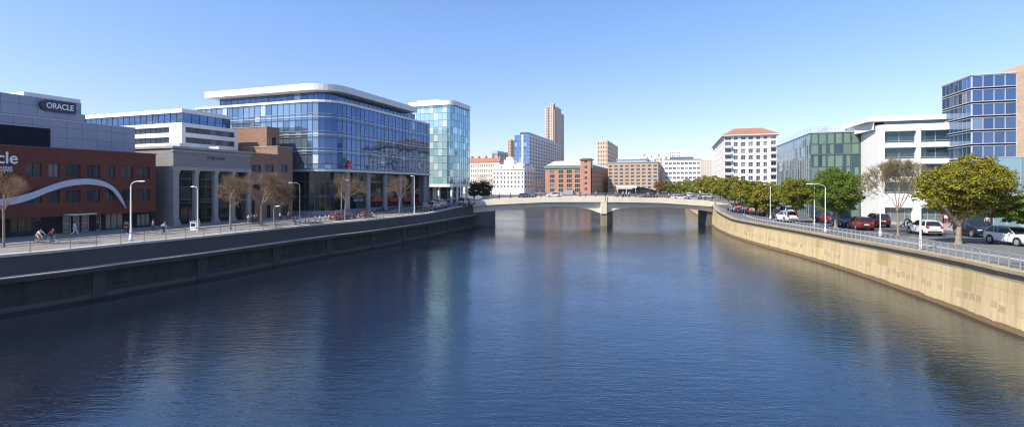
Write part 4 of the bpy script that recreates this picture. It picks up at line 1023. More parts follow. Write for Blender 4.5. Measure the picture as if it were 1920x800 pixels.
# blue hotel with gridded side
t, f, W, L, H = block('hotel_block', 'blue glass slab with a white gridded side in front of the tall tan tower', 'hotel', 992, 330, 965, 1054.5, 252.5, plain('blue_grey_panel',(.46,.48,.47),.6,var=.05), None, (14,15,.62,.55), gm=M['gvoid'], bot=2, depth=.35)
curtain(t, [(-W,-.1),(-W*.52,-.1)], [0+H*i/15 for i in range(16)], M['gskyb'], M['mullp'], 1.9, 'glass_facade', .1, .08, seed=51)
curtain(t, [(-W*.36,-.1),(0,-.1)], [0+H*i/15 for i in range(16)], M['gskyb'], M['mullp'], 1.9, 'glass_facade', .1, .08, seed=52)
slab(t, 'service_strip', M['whitewall'], -W*.5, -W*.38, -.5, .2, 0, H)
slab(t, 'roof_plant', M['mull'], -W*.7, -1, 2, L*.75, H, H+2.0)
# red brick warehouse
wr = M['orangebrick']
f = Fr(A(1088, 240)); f.P.z = 5.; P = f.P
t = thing('brick_warehouse', 'orange brick warehouse with green eaves and a square stair tower beyond the bridge', 'warehouse', P, TH)
W = -f.a(1022); ct = f.a(1110); Lr = 0
H = f.z(315); b = MB(); hs = []
for (l, r) in [(1031,1040),(1047.5,1056.5),(1062.5,1072.5),(1078,1087.5)]:
    a, c = f.a(l)+W, f.a(r)+W
    for k in range(5): z1 = H-.9-k*2.35; hs.append((a, min(c, W-.05), z1-1.75, z1))
b.wall((-W,0),(1,0),W,-1,H,hs,.25); f2 = f; 
fr2 = Fr(Vector((P.x+E1.x*ct, P.y+E1.y*ct, 5.))); Lr = fr2.b(1157.5)
b.wall((ct,0),(0,1),Lr,-1,H,[(x0_, x0_+1.6, zz0, zz0+1.5) for x0_ in [2.2+3.0*i for i in range(int((Lr-3)/3.0))] for zz0 in [H-2.6-k*2.5 for k in range(5)]],.25)
b.wall((ct,Lr),(-1,0),W+ct,-1,H); b.wall((-W,Lr),(0,-1),Lr,-1,H); b.build('wall', wr, t)
windows(t, (-W,0), (1,0), hs, plain('green_frame',(.32,.42,.34),.5), M['gwin'], 3, 2, .1, False, .2)
windows(t, (ct,0), (0,1), [(x0_, x0_+1.6, zz0, zz0+1.5) for x0_ in [2.2+3.0*i for i in range(int((Lr-3)/3.0))] for zz0 in [H-2.6-k*2.5 for k in range(5)]], _M['green_frame'], M['gwin'], 2, 1, .1, False, .2)
b = MB(); b.box(-W-.4,ct+.4,-.4,Lr+.4,H,H+1.5); b.build('eaves', plain('copper_green',(.13,.26,.21),.6,var=.15), t)
b = MB(); e = [(-W+.5,.6,H+1.5),(ct-.3,.6,H+1.5),(ct-.3,Lr-.6,H+1.5),(-W+.5,Lr-.6,H+1.5)]; g_ = [(-W+4,4,H+3.8),(ct-4,4,H+3.8),(ct-4,Lr-4,H+3.8),(-W+4,Lr-4,H+3.8)]
for i in range(4): j = (i+1) % 4; b.face([e[i],e[j],g_[j],g_[i]])
b.face(g_); b.build('roof', M['whitemetal'], t)
Ht = f.z(300); ta, tb = f.a(1088,-1), f.a(1107.5,-1)
b = MB(); hh_ = [((tb-ta)*.42, (tb-ta)*.66, zz0, zz0+1.3) for zz0 in [2.2+2.7*i for i in range(6)]]
b.wall((ta,-1),(1,0),tb-ta,-1,Ht,hh_,.2); b.wall((tb,-1),(0,1),5.6,-1,Ht); b.wall((tb,4.6),(-1,0),tb-ta,H,Ht); b.wall((ta,4.6),(0,-1),5.6,-1,Ht); tw = b.build('stair_tower', wr, t)
windows(t, (ta,-1), (1,0), hh_, M['lframe'], M['gwin'], 2, 1, .08, False, .15)
b = MB(); b.box(ta-.5,tb+.7,-1.5,5.2,Ht,Ht+.35); b.box(ta+.4,tb-.3,-.3,4,Ht+.35,Ht+.9); b.build('tower_roof', M['roof'], tw)
b = MB(); b.box(-8,-3.4,-1.6,0,-1,2.4); b.build('porch', M['stone'], t)
block('brown_tower', 'plain square tan and brown tower on the skyline right of the warehouse', 'tower', 1139, 380, 1120, 1158.5, 262.5, plain('buff_render',(.58,.46,.34),.85), (4,11,.35,.45), (5,11,.55,.5), gm=M['gvoid'], fm=M['mull'])
# long brown office
t, f, W, L, H = block('long_office', 'long sand brick office with seven rows of windows behind the dark pavilion', 'office building', 1234, 262, 1140, 1248, 304.5, M['sandbrick'], (9,7,.62,.6), (8,7,.6,.6), gm=M['gvoid'], fm=M['lframe'], nv=3, parapet=M['stone'], bot=2.6)
b = MB(); x0, x1 = f.a(1157,6), f.a(1211,6); b.prism([(x0,5),(x1,5),(x1,14),(x0,14)], H+.5, H+2.0); b.box(x0-.5,x1+.6,4.6,14.4,H+2.0,H+2.4); b.build('penthouse', M['mullp'], t)
t, f, W, L, H = block('striped_office', 'white office with six ribbon window rows partly in shadow left of the apartment block', 'office building', 1249, 292, 1246, 1313, 299, M['whitewall'], None, (9,6,.8,.45), 'L', gm=M['gwin'], fm=M['lframe'], nv=3) if False else block('striped_office', 'white office with six ribbon window rows partly in shadow left of the apartment block', 'office building', 1313.5, 292, 1246, None, 299, M['whitewall'], (9,6,.8,.45), None, 'L', nv=3, parapet=M['stone'], back=12, bot=2)
b = MB(); b.box(-W+3,-4,2,9,H+.5,H+1.8); b.build('roof_plant', M['mull'], t)
b = MB()
rg = random.Random(8)
for i in range(14): x = -W+3.5+rg.random()*(W-8); b.tube((x,3,H+1.8),(x,3,H+2.4+rg.random()),.08,.05,4)
b.build('roof_mast', M['mull'], t)
block('white_high_rise', 'pale distant high rise with a blue glass edge above the striped office', 'tower', 1276, 520, 1255, None, 282.5, WO, (5,12,.5,.45), None, gm=M['gsky'], back=12)
block('tan_flats', 'tan block of flats between the striped office and the apartment block', 'building', 1316, 330, 1312.5, 1345, 297.5, BG, (6,12,.4,.5), (2,12,.4,.5), 'R', gm=M['gwin'])
rg = random.Random(4)
for i, (l, r, y, Y, m_, lab) in enumerate([(1200,1213,293,420,BG,'cream distant roofline block, leftmost of the small far cluster'),(1214,1226,296,430,WO,'white distant roofline block in the middle of the small far cluster'),(1228,1240,293.5,440,BG,'cream distant roofline block with a chimney, nearest the pale high rise'),(1241,1254,299,410,WO,'low white distant block just left of the pale high rise')]):
    t, f, W, L, H = block('distant_building', lab, 'building', r, Y, l, None, y, m_, (3,8,.45,.5), None, gm=M['gwin'], back=12)
    slab(t, 'chimney', M['brownbrick'], -W*.5, -W*.5+1.2, 2, 3, H, H+1.8+i*.3)
# dark pavilion with a white canopy on the far quay
f = Fr(A(1232, 236)); f.P.z = 5.; 
t = thing('pavilion', 'dark low pavilion with an arched roof and white canopy on the far quay', 'pavilion', f.P, TH)
W = -f.a(1158); 
b = MB(); n = 14; r = [( -W*.62+W*.62*i/n, 1.9+2.0*math.sin(math.pi*(.5+.5*i/n))) for i in range(n+1)]
for p, q in zip(r, r[1:]): b.face([(p[0],0,-.5),(q[0],0,-.5),(q[0],0,q[1]),(p[0],0,p[1])]); b.face([(p[0],-.4,p[1]),(q[0],-.4,q[1]),(q[0],8,q[1]),(p[0],8,p[1])])
b.box(-W,-W*.62,0,8,-.5,2.6); b.build('body', M['darkclad'], t)
curtain(t, [(-W,-.15),(-3,-.15)], [0.,2.1], M['gdark'], M['mull'], 1.5, 'glazing', .08, .06, seed=61)
slab(t, 'canopy', M['whitemetal'], -W-.3, -W*.5, -2.4, 1, 3.4, 4.4)
for k in (0, .5, 1): b = MB(); b.tube((-W+.3+k*(W*.5-.8),-2,0),(-W+.3+k*(W*.5-.8),-2,3.4),.12,.12,6); b.build('post', M['whitemetal'], t)
# ------------------------------------------------------------------ TREES
LF = {'green': leafm('leaves_green', [(.05,.105,.014),(.10,.18,.02),(.16,.23,.03)]),
      'olive': leafm('leaves_olive', [(.05,.08,.011),(.17,.19,.02),(.36,.32,.04)]),
      'yellow': leafm('leaves_yellowing', [(.06,.10,.012),(.15,.19,.02),(.28,.275,.035)]),
      'dark': leafm('leaves_dark', [(.012,.022,.008),(.022,.035,.012),(.03,.05,.018)]),
      'rust': leafm('leaves_rust', [(.14,.09,.03),(.22,.13,.05),(.16,.15,.03)])}
def crown_mesh(rg, c, R3, nclump, nleaf, size, flat=0.):
    b = MB(); cl = []
    off = rg.random()*50
    for _ in range(nclump):
        while True:
            d = Vector([rg.gauss(0,1) for _ in range(3)]).normalized()
            rr = rg.random()**.33
            k = 1+.32*noise.noise(d*1.7+Vector((off,0,0)))
            p = Vector((d.x*R3[0], d.y*R3[1], d.z*R3[2]))*rr*.86*k
            break
        cl.append(Vector(c)+p)
    for p in cl:
        s = (.17+.12*rg.random())*min(R3); 
        for _ in range(nleaf):
            d = Vector([rg.gauss(0,1) for _ in range(3)]).normalized(); d.z = abs(d.z)*.9-.25
            q = p+d*s*(.55+.5*rg.random())
            n = (d+Vector([rg.gauss(0,.55) for _ in range(3)])).normalized(); u = n.orthogonal().normalized(); v = n.cross(u); a = rg.random()*6.28
            u, v = u*math.cos(a)+v*math.sin(a), v*math.cos(a)-u*math.sin(a); l = size*(.6+.7*rg.random())
            b.face([q-u*l*.5-v*l*.12, q+u*l*.1-v*l*.34, q+u*l*.55, q+u*l*.05+v*l*.34])
    return b
def limb(b, rg, p, d, r, ln, depth, out, spread=.6, up=.25, n=6):
    k = 3
    for i in range(k):
        d2 = (d+Vector([rg.gauss(0,.10) for _ in range(3)])+Vector((0,0,up*.15))).normalized()
        q = p+d2*ln/k; b.tube(p, q, r, r*.86, n); p, d, r = q, d2, r*.86
    out.append((p, d, r))
    if depth <= 0: return
    for _ in range(2 if rg.random() < .5 else 3):
        a = Vector([rg.gauss(0,1) for _ in range(3)]); a = (a-a.dot(d)*d).normalized()
        nd = (d+a*spread*(.6+.7*rg.random())+Vector((0,0,up))).normalized()
        limb(b, rg, p, nd, r*(.62+.15*rg.random()), ln*(.68+.25*rg.random()), depth-1, out, spread, up, max(3, n-1))
def leaf_tree(name, label, cat, H, th, R3, leaf, seed, nclump, nleaf, size, tr=.16, limbs=5, group=None, cz=None, cx=0.):
    rg = random.Random(seed); t = thing(name, label, cat, (0,0,0), 0, group)
    b = MB(); b.tube((0,0,-.15),(0,0,.35),tr*1.7,tr*1.15,10); b.tube((0,0,.35),(.04*th,0,th),tr*1.15,tr*.85,10)
    cz = cz if cz is not None else H-R3[2]*.98
    for i in range(limbs):
        an = 6.28*i/limbs+rg.random(); e = Vector((math.cos(an), math.sin(an), 0))
        tip = Vector((e.x*R3[0]*.7, e.y*R3[1]*.7, cz+rg.uniform(-.2,.5)*R3[2])); o = Vector((.04*th,0,th*.95)); m = o.lerp(tip,.5)+Vector((0,0,.3))
        b.tube(o, m, tr*.42, tr*.28, 6); b.tube(m, tip, tr*.28, tr*.08, 5)
    b.tube((.04*th,0,th),(0,0,H-.5*R3[2]),tr*.85,tr*.3,7)
    b.build('trunk', M['bark'], t)
    crown_mesh(rg, (cx,0,cz), R3, nclump, nleaf, size).build('crown', leaf, t)
    return t
def bare_tree(name, label, cat, H, th, tr, seed, depth=5, spread=.62, up=.16, group=None, twigs=3, wide=1., mat_=None):
    rg = random.Random(seed); t = thing(name, label, cat, (0,0,0), 0, group)
    b = MB(); b.tube((0,0,-.15),(0,0,.3),tr*1.5,tr,8); p = Vector((0,0,.3)); out = []
    q = Vector((rg.uniform(-.1,.1), rg.uniform(-.1,.1), th)); b.tube(p, q, tr, tr*.85, 8)
    c = MB(); tips = []
    ln = (H-th)/ (1+.75+.56+.42) 
    for i in range(4):
        an = 6.28*i/4+rg.random(); d = Vector((math.cos(an)*spread*wide, math.sin(an)*spread*wide, .8)).normalized()
        limb(b, rg, q, d, tr*.5, ln, 1, tips, spread, up, 6)
    limb(b, rg, q, Vector((0,0,1)), tr*.6, ln*1.05, 1, tips, spread*.8, up, 6)
    b.build('trunk', M['bark'], t)
    for (p, d, r) in tips:
        o2 = []
        for _ in range(2):
            a = Vector([rg.gauss(0,1) for _ in range(3)]); limb(c, rg, p, (d+a*.35).normalized(), max(r*.5,.022), ln*.6, depth-3, o2, spread, up*.6, 3)
        for (pp, dd, rr) in o2:
            for _ in range(twigs):
                a = Vector([rg.gauss(0,1) for _ in range(3)])
                e = pp+(dd+a*.45+Vector((0,0,.1))).normalized()*rg.uniform(.35,.95); c.tube(pp-dd*rg.random()*.4, e, .013, .008, 3)
    zs = [v[2] for v in c.v]; k = H/max(zs)
    zm = max(zs); c.v = [(x*k*wide, y*k*wide, th+(z-th)*(H-th)/(zm-th)) for x, y, z in c.v]
    c.build('crown', mat_ or M['twig'], t)
    return t
def put(t, px, py, fn): t.location = G(px, py, fn)
def hgt(px, pyb, pyt, fn): g = G(px, pyb, fn); return (pyb-pyt)*g.y/F
# right bank, near to far
g = G(1797, 457, zR)
t = leaf_tree('broad_tree', 'biggest broad olive-yellow tree with a forked trunk between the parked cars', 'tree', hgt(0,457,283,zR), 1.7, (4.15,4.3,3.3), LF['olive'], 3, 430, 120, .18, .23, 6, cz=5.5, cx=.75); put(t, 1797, 457, zR)
fork = MB(); fork.tube((0,0,1.9),(-1.5,-.3,3.4),.24,.16,8); fork.tube((-1.5,-.3,3.4),(-2.6,-.4,4.4),.16,.09,7); fork.tube((0,0,2.1),(.7,.2,4.2),.22,.15,8); fork.build('limb', M['bark'], t)
t = leaf_tree('broad_tree', 'mid green tree cut off by the right edge behind the white hatchback', 'tree', 5.2, 1.7, (3.6,3.2,1.75), LF['green'], 5, 230, 100, .19, .18); t.location = A(1930, 46, zR(46))
t = leaf_tree('broad_tree', 'dense rounded dark green tree in front of the green glass office', 'tree', hgt(0,428,311,zR), 2.0, (3.5,3.4,3.3), LF['green'], 7, 360, 100, .19, .2, cz=5.2); put(t, 1567, 428, zR)
t = leaf_tree('broad_tree', 'rounded olive green tree left of the twin lamps, behind the white parked car', 'tree', hgt(0,417,322,zR), 2.0, (2.95,3.0,2.8), LF['yellow'], 9, 250, 90, .2, .2, cz=4.7); put(t, 1492, 417, zR)
R1 = leaf_tree('street_tree', 'rightmost yellow-green tree of the close row by the bridge', 'tree', 6.9, 1.3, (2.9,2.9,3.05), LF['olive'], 11, 210, 58, .28, .17, group='row of street trees along the right quay'); R1.location = G(1437, 406, zR)
R2 = leaf_tree('street_tree', 'second yellow-green tree from the right in the close row by the bridge', 'tree', 6.9, 1.3, (2.9,2.9,3.05), LF['yellow'], 13, 210, 58, .28, .16, group='row of street trees along the right quay'); R2.location = G(1413, 402, zR)
gr = 'row of street trees along the right quay'
for px, Yd, s, src, lab in [(1396,104,1.0,R1,'third yellow-green tree from the right in the close row by the bridge'),(1378,112,1.0,R2,'fourth tree from the right in the close row, over the parked scooters'),(1366,118,.98,R1,'leftmost tree of the close row, its trunk beside the curve of the railing')]:
    o = copy_thing(src, A(px, Yd, zR(Yd)), rz=px, label=lab, group=gr, scale=s)
far = leaf_tree('quay_tree', 'olive tree at the middle of the far row beyond the bridge', 'tree', 7.6, 1.0, (4.0,4.0,3.8), LF['yellow'], 15, 110, 46, .42, .2, group='trees along the far quay beyond the bridge')
far.location = A(1302, 205, 5)
far2 = leaf_tree('quay_tree', 'rust-tinged tree at the left end of the far row beyond the bridge', 'tree', 7.6, 1.0, (3.9,3.9,3.7), LF['rust'], 17, 110, 46, .42, .2, group='trees along the far quay beyond the bridge'); far2.location = A(1240, 250, 5)
far3 = leaf_tree('quay_tree', 'yellow-green tree where the far row meets the close row', 'tree', 8.2, 1.0, (4.3,4.3,3.9), LF['olive'], 19, 120, 46, .42, .2, group='trees along the far quay beyond the bridge'); far3.location = A(1338, 170, 5)
gq = 'trees along the far quay beyond the bridge'
for px, Yd, s, src, lab in [(1256,248,.86,far,'second tree from the left in the far row beyond the bridge'),(1269,246,.86,far2 if 0 else far,'third tree from the left in the far row beyond the bridge'),(1284,236,1.08,far,'fourth and tallest tree of the far row beyond the bridge'),(1321,190,1.05,far3,'far row tree just in front of the tan flats'),(1351,150,.85,far3,'far row tree in front of the left corner of the apartment block')]:
    copy_thing(src, A(px, Yd, 5), rz=px*.7, label=lab, group=gq, scale=s)
DK = leaf_tree('dark_tree', 'dark evergreen right of the teal tower, right of the pair', 'tree', 6.3, .6, (2.9,2.9,2.9), LF['dark'], 23, 130, 50, .3, .2, group='pair of dark evergreens by the bridge end'); DK.location = A(907, 150, 5)
copy_thing(DK, A(889, 152, 5), 1.3, 'dark evergreen right of the teal tower, left of the pair', 'pair of dark evergreens by the bridge end', .98)
# bare trees
B1 = bare_tree('bare_tree', 'leafless brown tree with a domed crown in front of the white office', 'tree', hgt(0,441,291,zR), 2.7, .17, 31, 6, .5, .24, twigs=13, wide=1.0, mat_=plain('olive_twigs',(.24,.19,.09),.9,var=.3)); put(B1, 1684, 441, zR); B1.scale = (.82,.82,1)
B2 = bare_tree('bare_tree', 'leafless spreading tree with golden twigs in front of the brown brick building', 'tree', hgt(0,422,318,zL), 2.6, .13, 33, 6, .8, .12, twigs=7, wide=1.15); put(B2, 490, 423, zL)
B3 = bare_tree('bare_tree', 'slim leafless tree with a crooked pale trunk in front of the portico', 'tree', hgt(0,431,322,zL), 3.0, .12, 35, 5, .55, .22, twigs=3, wide=.85); put(B3, 432, 431, zL)
B4 = bare_tree('bare_tree', 'narrow leafless tree in front of the glass office, right of the lamp', 'tree', hgt(0,405,328,zL), 2.6, .10, 37, 5, .6, .2, twigs=3, wide=.8); put(B4, 749, 405, zL)
o = copy_thing(B4, G(647, 412, zL), 2.1, 'leafless tree with an orange-lit trunk in front of the rounded glass corner', scale=(1.15,1.15,.98))
o = copy_thing(B3, G(7, 463, zL), 1.2, 'slim leafless tree at the left edge in front of the brick office', scale=(.8,.8,.98))
B5 = bare_tree('bare_tree', 'brown leafless tree in front of the cream tenement', 'tree', 9.5, 2, .2, 39, 5, .7, .12, twigs=4, wide=1.0, mat_=plain('russet_twigs',(.38,.24,.15),.9)); B5.location = A(905, 225, 5)
copy_thing(B5, A(921, 222, 5), 2., 'smaller brown leafless tree left of the ornate white block', scale=.85)
copy_thing(B5, A(1012, 225, 5), 3., 'leafless tree between the ornate block and the brick warehouse', scale=.8)

# ------------------------------------------------------------------ LAMPS
def lamp(label, H, px, py, fn, arm=(-1.2,0), post=M['whitepaint'], base=True, thick=1., group='street lamps along the quays', head=True):
    t = thing('street_lamp', label, 'street lamp', G(px, py, fn), 0, group)
    b = MB(); b.tube((0,0,0),(0,0,H*.2),.085*thick,.07*thick,8); b.tube((0,0,H*.2),(0,0,H-.45),.06*thick,.045*thick,8)
    pts = [Vector((0,0,H-.45))]; 
    for i in range(1, 7): s = i/6; pts.append(Vector((arm[0]*(1-math.cos(s*math.pi/2))*.7, arm[1]*(1-math.cos(s*math.pi/2))*.7, H-.45+.45*math.sin(s*math.pi/2))))
    pts.append(Vector((arm[0], arm[1], H+.02))); b.path(pts, .032*thick, 6); b.build('pole', post, t)
    if base:
        b = MB(); b.tube((0,0,0),(0,0,.55),.17,.15,8,caps=True); b.tube((0,0,.55),(0,0,.8),.15,.07,8); b.build('base', post, t)
    if head:
        b = MB(); e = Vector((arm[0], arm[1], H)); d = Vector((arm[0], arm[1], 0)).normalized(); b.ball(e+d*.2, (.30,.13,.08) if abs(arm[0]) > abs(arm[1]) else (.13,.3,.08), 8, 5); b.build('lamp_head', M['whitepaint'], t)
    return t
gp = M['galv']
lamp('white street lamp with its arm to the right in front of the brick office', hgt(0,453,340,zL), 245.5, 453, zL, (.85,0), thick=1.3)
lamp('grey street lamp with its arm to the left beside the glass office entrance', hgt(0,418,342.5,zL), 562, 418, zL, (-1.1,0), gp)
lamp('tall plain lamp post in front of the portico, left of the crooked bare tree', hgt(0,435,350,zL), 370.5, 435, zL, (-.3,.0), M['whitepaint'], False)
lamp('thin street lamp beside the orange-trunked bare tree', hgt(0,411,338,zL), 640, 411, zL, (.7,0), plain('tan_paint',(.5,.36,.2),.5), False, 1.1)
lamp('white lamp post in front of the right end of the glass office', hgt(0,401,330,zL), 777, 401, zL, (-.3,0), M['whitepaint'], False, 1.3)
lamp('short grey sign lamp in front of the brown brick building', hgt(0,423,386,zL), 513.5, 424, zL, (.3,0), gp, False)
lamp('cream street lamp nearest the bridge on the right quay', hgt(0,411,346,zR), 1444.5, 411.5, zR, (-.8,0))
lamp('white street lamp with a thin plain foot, left of the two standing close together', hgt(0,427,345,zR), 1527, 427, zR, (-.7,0), M['whitepaint'], False)
lamp('white street lamp with a flared foot, right of the two standing close together', hgt(0,437,345,zR), 1547.5, 437, zR, (-1.6,0))
lamp('white lamp post with a flared foot left of the leafless tree', hgt(0,444,357,zR), 1650.5, 444, zR, (-.4,0))
lamp('thick white post at the railing left of the biggest tree', hgt(0,468,372,zR), 1726, 468, zR, (-.3,0), M['whitepaint'], False, 1.35)
lamp('slender lamp on the far quay in front of the far row of trees', 8.6, 1322, 372, lambda y: 5., (-1.2,0), gp, False, 1.6).location = A(1322, 200, 5)
# ------------------------------------------------------------------ CARS
PB = paint('car_paint', (.75,.75,.76))
CG = plain('car_glass', (.015,.02,.025), .06, var=.1, spec=.9); RB = plain('tyre_rubber', (.02,.02,.02), .85)
RM = plain('wheel_alloy', (.5,.5,.52), .35, metal=.6); TLm = plain('tail_lamp_red', (.55,.02,.02), .25); HLm = plain('headlamp', (.75,.78,.8), .12, spec=.9)
PLT = plain('number_plate', (.7,.68,.5), .5)
def mirror_loft(b, secs, cap=True):
    full = []
    for x, pts in secs: full.append([(x, y, z) for y, z in pts]+[(x, -y, z) for y, z in reversed(pts) if abs(y) > 1e-4])
    n = len(full[0])
    for A_, B_ in zip(full, full[1:]):
        for i in range(n): j = (i+1) % n; b.face([A_[i], A_[j], B_[j], B_[i]], smooth=True)
    if cap: b.face(full[0]); b.face(full[-1][::-1])
def finish(o, ang=40):
    me = o.data; bm = bmesh.new(); bm.from_mesh(me); bmesh.ops.remove_doubles(bm, verts=bm.verts, dist=.0005); bmesh.ops.recalc_face_normals(bm, faces=bm.faces)
    for e in bm.edges:
        if len(e.link_faces) == 2 and e.calc_face_angle(0) > R(ang): e.smooth = False
    bm.to_mesh(me); bm.free(); return o
SPEC = {  # L, half width, roof z, [(x, low z, belt z, hw factor)], glasshouse [(x_base_rear, x_top_rear, x_top_front, x_base_front)]
 'hatchback': dict(hw=.88, roof=1.49, st=[(-2.08,.42,.80,.80),(-2.04,.30,.93,.90),(-1.75,.24,.98,.97),(-1.2,.22,.97,1),(0,.2,.94,1),(.85,.2,.93,1),(1.3,.22,.88,.98),(1.75,.25,.78,.93),(2.0,.3,.66,.84),(2.1,.4,.56,.72)], gh=(-2.0,-1.62,.18,1.05), wb=(-1.28,1.3), wr=.33),
 'suv': dict(hw=.92, roof=1.70, st=[(-2.25,.5,.95,.84),(-2.2,.36,1.06,.92),(-1.9,.3,1.10,.98),(-1.2,.28,1.09,1),(0,.27,1.06,1),(.9,.27,1.05,1),(1.4,.28,1.02,.98),(1.9,.32,.94,.94),(2.15,.38,.82,.87),(2.24,.5,.7,.76)], gh=(-2.18,-1.92,.25,1.12), wb=(-1.36,1.4), wr=.37),
 'estate': dict(hw=.9, roof=1.50, st=[(-2.3,.42,.82,.82),(-2.25,.3,.94,.9),(-1.9,.24,.99,.97),(-1.2,.22,.98,1),(0,.2,.95,1),(.85,.2,.94,1),(1.4,.22,.9,.98),(1.95,.25,.8,.93),(2.2,.3,.68,.84),(2.3,.4,.58,.72)], gh=(-2.2,-1.85,.15,1.05), wb=(-1.35,1.42), wr=.33)}
def make_car(kind, label):
    S = SPEC[kind]; hw, rf = S['hw'], S['roof']; t = thing('parked_car', label, 'car')
    b = MB(); secs = []
    for x, zl, zb_, k in S['st']:
        w = hw*k; zm = zl+(zb_-zl)*.45
        secs.append((x, [(0,zl),(w*.86,zl),(w*.97,zl+.1),(w,zm),(w*.985,zl+(zb_-zl)*.72),(w*.94,zb_-.03),(w*.80,zb_),(0,zb_+.025)]))
    mirror_loft(b, secs); finish(b.build('body', PB, t), 35)
    xr, xtr, xtf, xf = S['gh']; bz = lambda x: interp([(s[0], s[2]) for s in S['st']], x)-.02
    wb_, wt = hw*.86, hw*.68; zr = rf-.03
    b = MB(); g0 = [(xr,bz(xr)),(xtr,zr),(xtf,zr),(xf,bz(xf))]
    n = 8; secs = []
    def ztop(x):
        return interp([(xr,bz(xr)+.01),(xtr,zr-.05),((xtr+xtf)/2,zr),(xtf,zr-.03),(xf,bz(xf)+.01)], x)
    for i in range(n+1):
        for x in [xr+(xtr-xr)*i/n] if i < n else []: pass
    xs = [xr, xtr, (xtr+xtf)/2, xtf, xf]
    for x in xs:
        zt = ztop(x); zl = bz(x)-.05; k = (zt-bz(x))/(zr-bz(x)); 
        secs.append((x, [(0,zl),(wb_,zl),(wb_,bz(x)+.005),(wb_+(wt-wb_)*k,zt-.03*k),(wt*.8 if k > .3 else wb_*.9,zt),(0,zt+.015*k)]))
    mirror_loft(b, secs); finish(b.build('windows', CG, t), 30)
    b = MB()   # roof skin and pillars
    e = [(xtr-.03, ztop(xtr)),( (xtr+xtf)/2, zr),(xtf+.02, ztop(xtf))]; secs = []
    for x, z in e: secs.append((x, [(0,z-.02),(wt+.012,z-.055),(wt+.012,z-.02),(wt*.8,z+.018),(0,z+.04)]))
    mirror_loft(b, secs)
    for s in (-1, 1):
        def pil(x0, z0, x1, z1, w_): b.tube((x0, s*(wb_+.004), z0), (x1, s*(wt+.004), z1), w_, w_*.85, 5)
        pil(xf-.02, bz(xf), xtf+.02, ztop(xtf)-.03, .035); pil(xr+.05, bz(xr)+.02, xtr+.02, ztop(xtr)-.04, .06)
        xm = (xtr+xtf)/2+.05; pil(xm, bz(xm), xm-.03, zr-.04, .028); pil(xtr+.62, bz(xtr), xtr+.5, zr-.05, .03)
    finish(b.build('roof', PB, t), 40)
    r = S['wr']; arch = MB()
    for x in S['wb']:
        for s in (-1, 1):
            a = MB(); a.tube((0,s*-.11,0),(0,s*.11,0), r, r, 20, caps=True); w = a.build('wheel', RB, t); w.location = (x, s*(hw-.085), r)
            a = MB(); a.tube((0,s*.1,0),(0,s*.118,0), r*.66, r*.6, 16, caps=True)
            rim = a.build('rim', RM, w)
            a = MB()
            for k in range(5): an = 6.283*k/5+.3; a.tube((math.cos(an)*r*.2,s*.121,math.sin(an)*r*.2),(math.cos(an+.0)*r*.55,s*.121,math.sin(an)*r*.55),.035,.02,4)
            arch.tube((x,s*(hw-.06),r+.02),(x,s*(hw+.004),r+.02), r+.055, r+.05, 20, caps=True)
    arch.box(-1.0,1.0,-hw+.02,-hw-.003,.2,.28); arch.box(-1.0,1.0,hw-.02,hw+.003,.2,.28)
    xb0, xf0 = S['st'][0][0], S['st'][-1][0]
    arch.box(xb0-.02, xb0+.1, -hw*.7, hw*.7, S['st'][0][1]-.04, S['st'][0][1]+.08); arch.box(xf0-.1, xf0+.015, -hw*.62, hw*.62, S['st'][-1][1]-.08, S['st'][-1][1]+.06)
    arch.build('trim', M['black'], t)
    z0 = S['st'][1][2]
    for s in (-1, 1):
        a = MB(); a.box(xb0-.012, xb0+.16, s*hw*.56, s*hw*.86, z0-.2, z0-.0); a.build('tail_light', TLm, t)
        zf = S['st'][-2][2]; a = MB(); a.box(xf0-.26, xf0-.02, s*hw*.45, s*hw*.80, zf-.13, zf-.0); a.build('headlight', HLm, t)
        a = MB(); a.ball((xf-.35, s*(hw+.07), bz(xf)+.08), (.08,.1,.07), 8, 5); a.build('mirror', PB, t)
    a = MB(); a.box(xb0-.02, xb0+.02, -.26, .26, z0-.32, z0-.21); a.build('number_plate', PLT, t)
    a = MB(); a.box(xf0-.03, xf0+.022, -.5, .5, S['st'][-1][2]-.1, S['st'][-1][2]+.0); a.build('grille', M['black'], t)
    return t
CARS = {k: make_car(k, 'car') for k in SPEC}; used = {}
UA = math.atan2(E2.y, E2.x)     # heading up-river
def car(kind, px, py, fn, rz, col, cname, label, group='cars on the right quay', sc_=1.05, Y=None):
    P = G(px, py, fn) if Y is None else A(px, Y, fn(Y))
    P.z += .01
    m = {'car_paint': paint('paint_'+cname, col)}
    o = copy_thing(CARS[kind], P, rz, label, group, (sc_*.96, sc_, sc_*1.1), m)
    return o
gR = 'cars parked along the right quay road'; white = (.80,.80,.79)
car('hatchback', 1733, 439.5, zR, UA+.06, white, 'white', 'white hatchback seen from behind between the leafless tree and the biggest tree', gR, 1.12)
car('hatchback', 1900, 459, zR, UA+math.pi+.26, white, 'white', 'white hatchback facing right at the right edge of the road', gR, 1.12)
car('suv', 1826, 443, zR, UA+math.pi+.05, (.012,.015,.03), 'navy', 'black sport utility car partly behind the trunk of the biggest tree', gR, 1.1)
car('hatchback', 1613, 430, zR, UA+.02, (.17,.010,.012), 'red', 'dark red hatchback seen from behind, in the middle of the parked row', gR, 1.12)
car('suv', 1582, 424, zR, UA+math.pi+.1, (.02,.07,.20), 'blue', 'blue car facing the camera just right of the green tree trunk', gR, 1.02)
car('suv', 1549, 418, zR, UA+math.pi+.35, (.20,.012,.018), 'crimson', 'crimson car with a dark windscreen behind the twin lamps', gR, 1.02)
car('suv', 1643, 424.5, zR, UA+.05, (.09,.012,.016), 'maroon', 'maroon estate car with a pale roof behind the dark red hatchback', gR, 1.08)
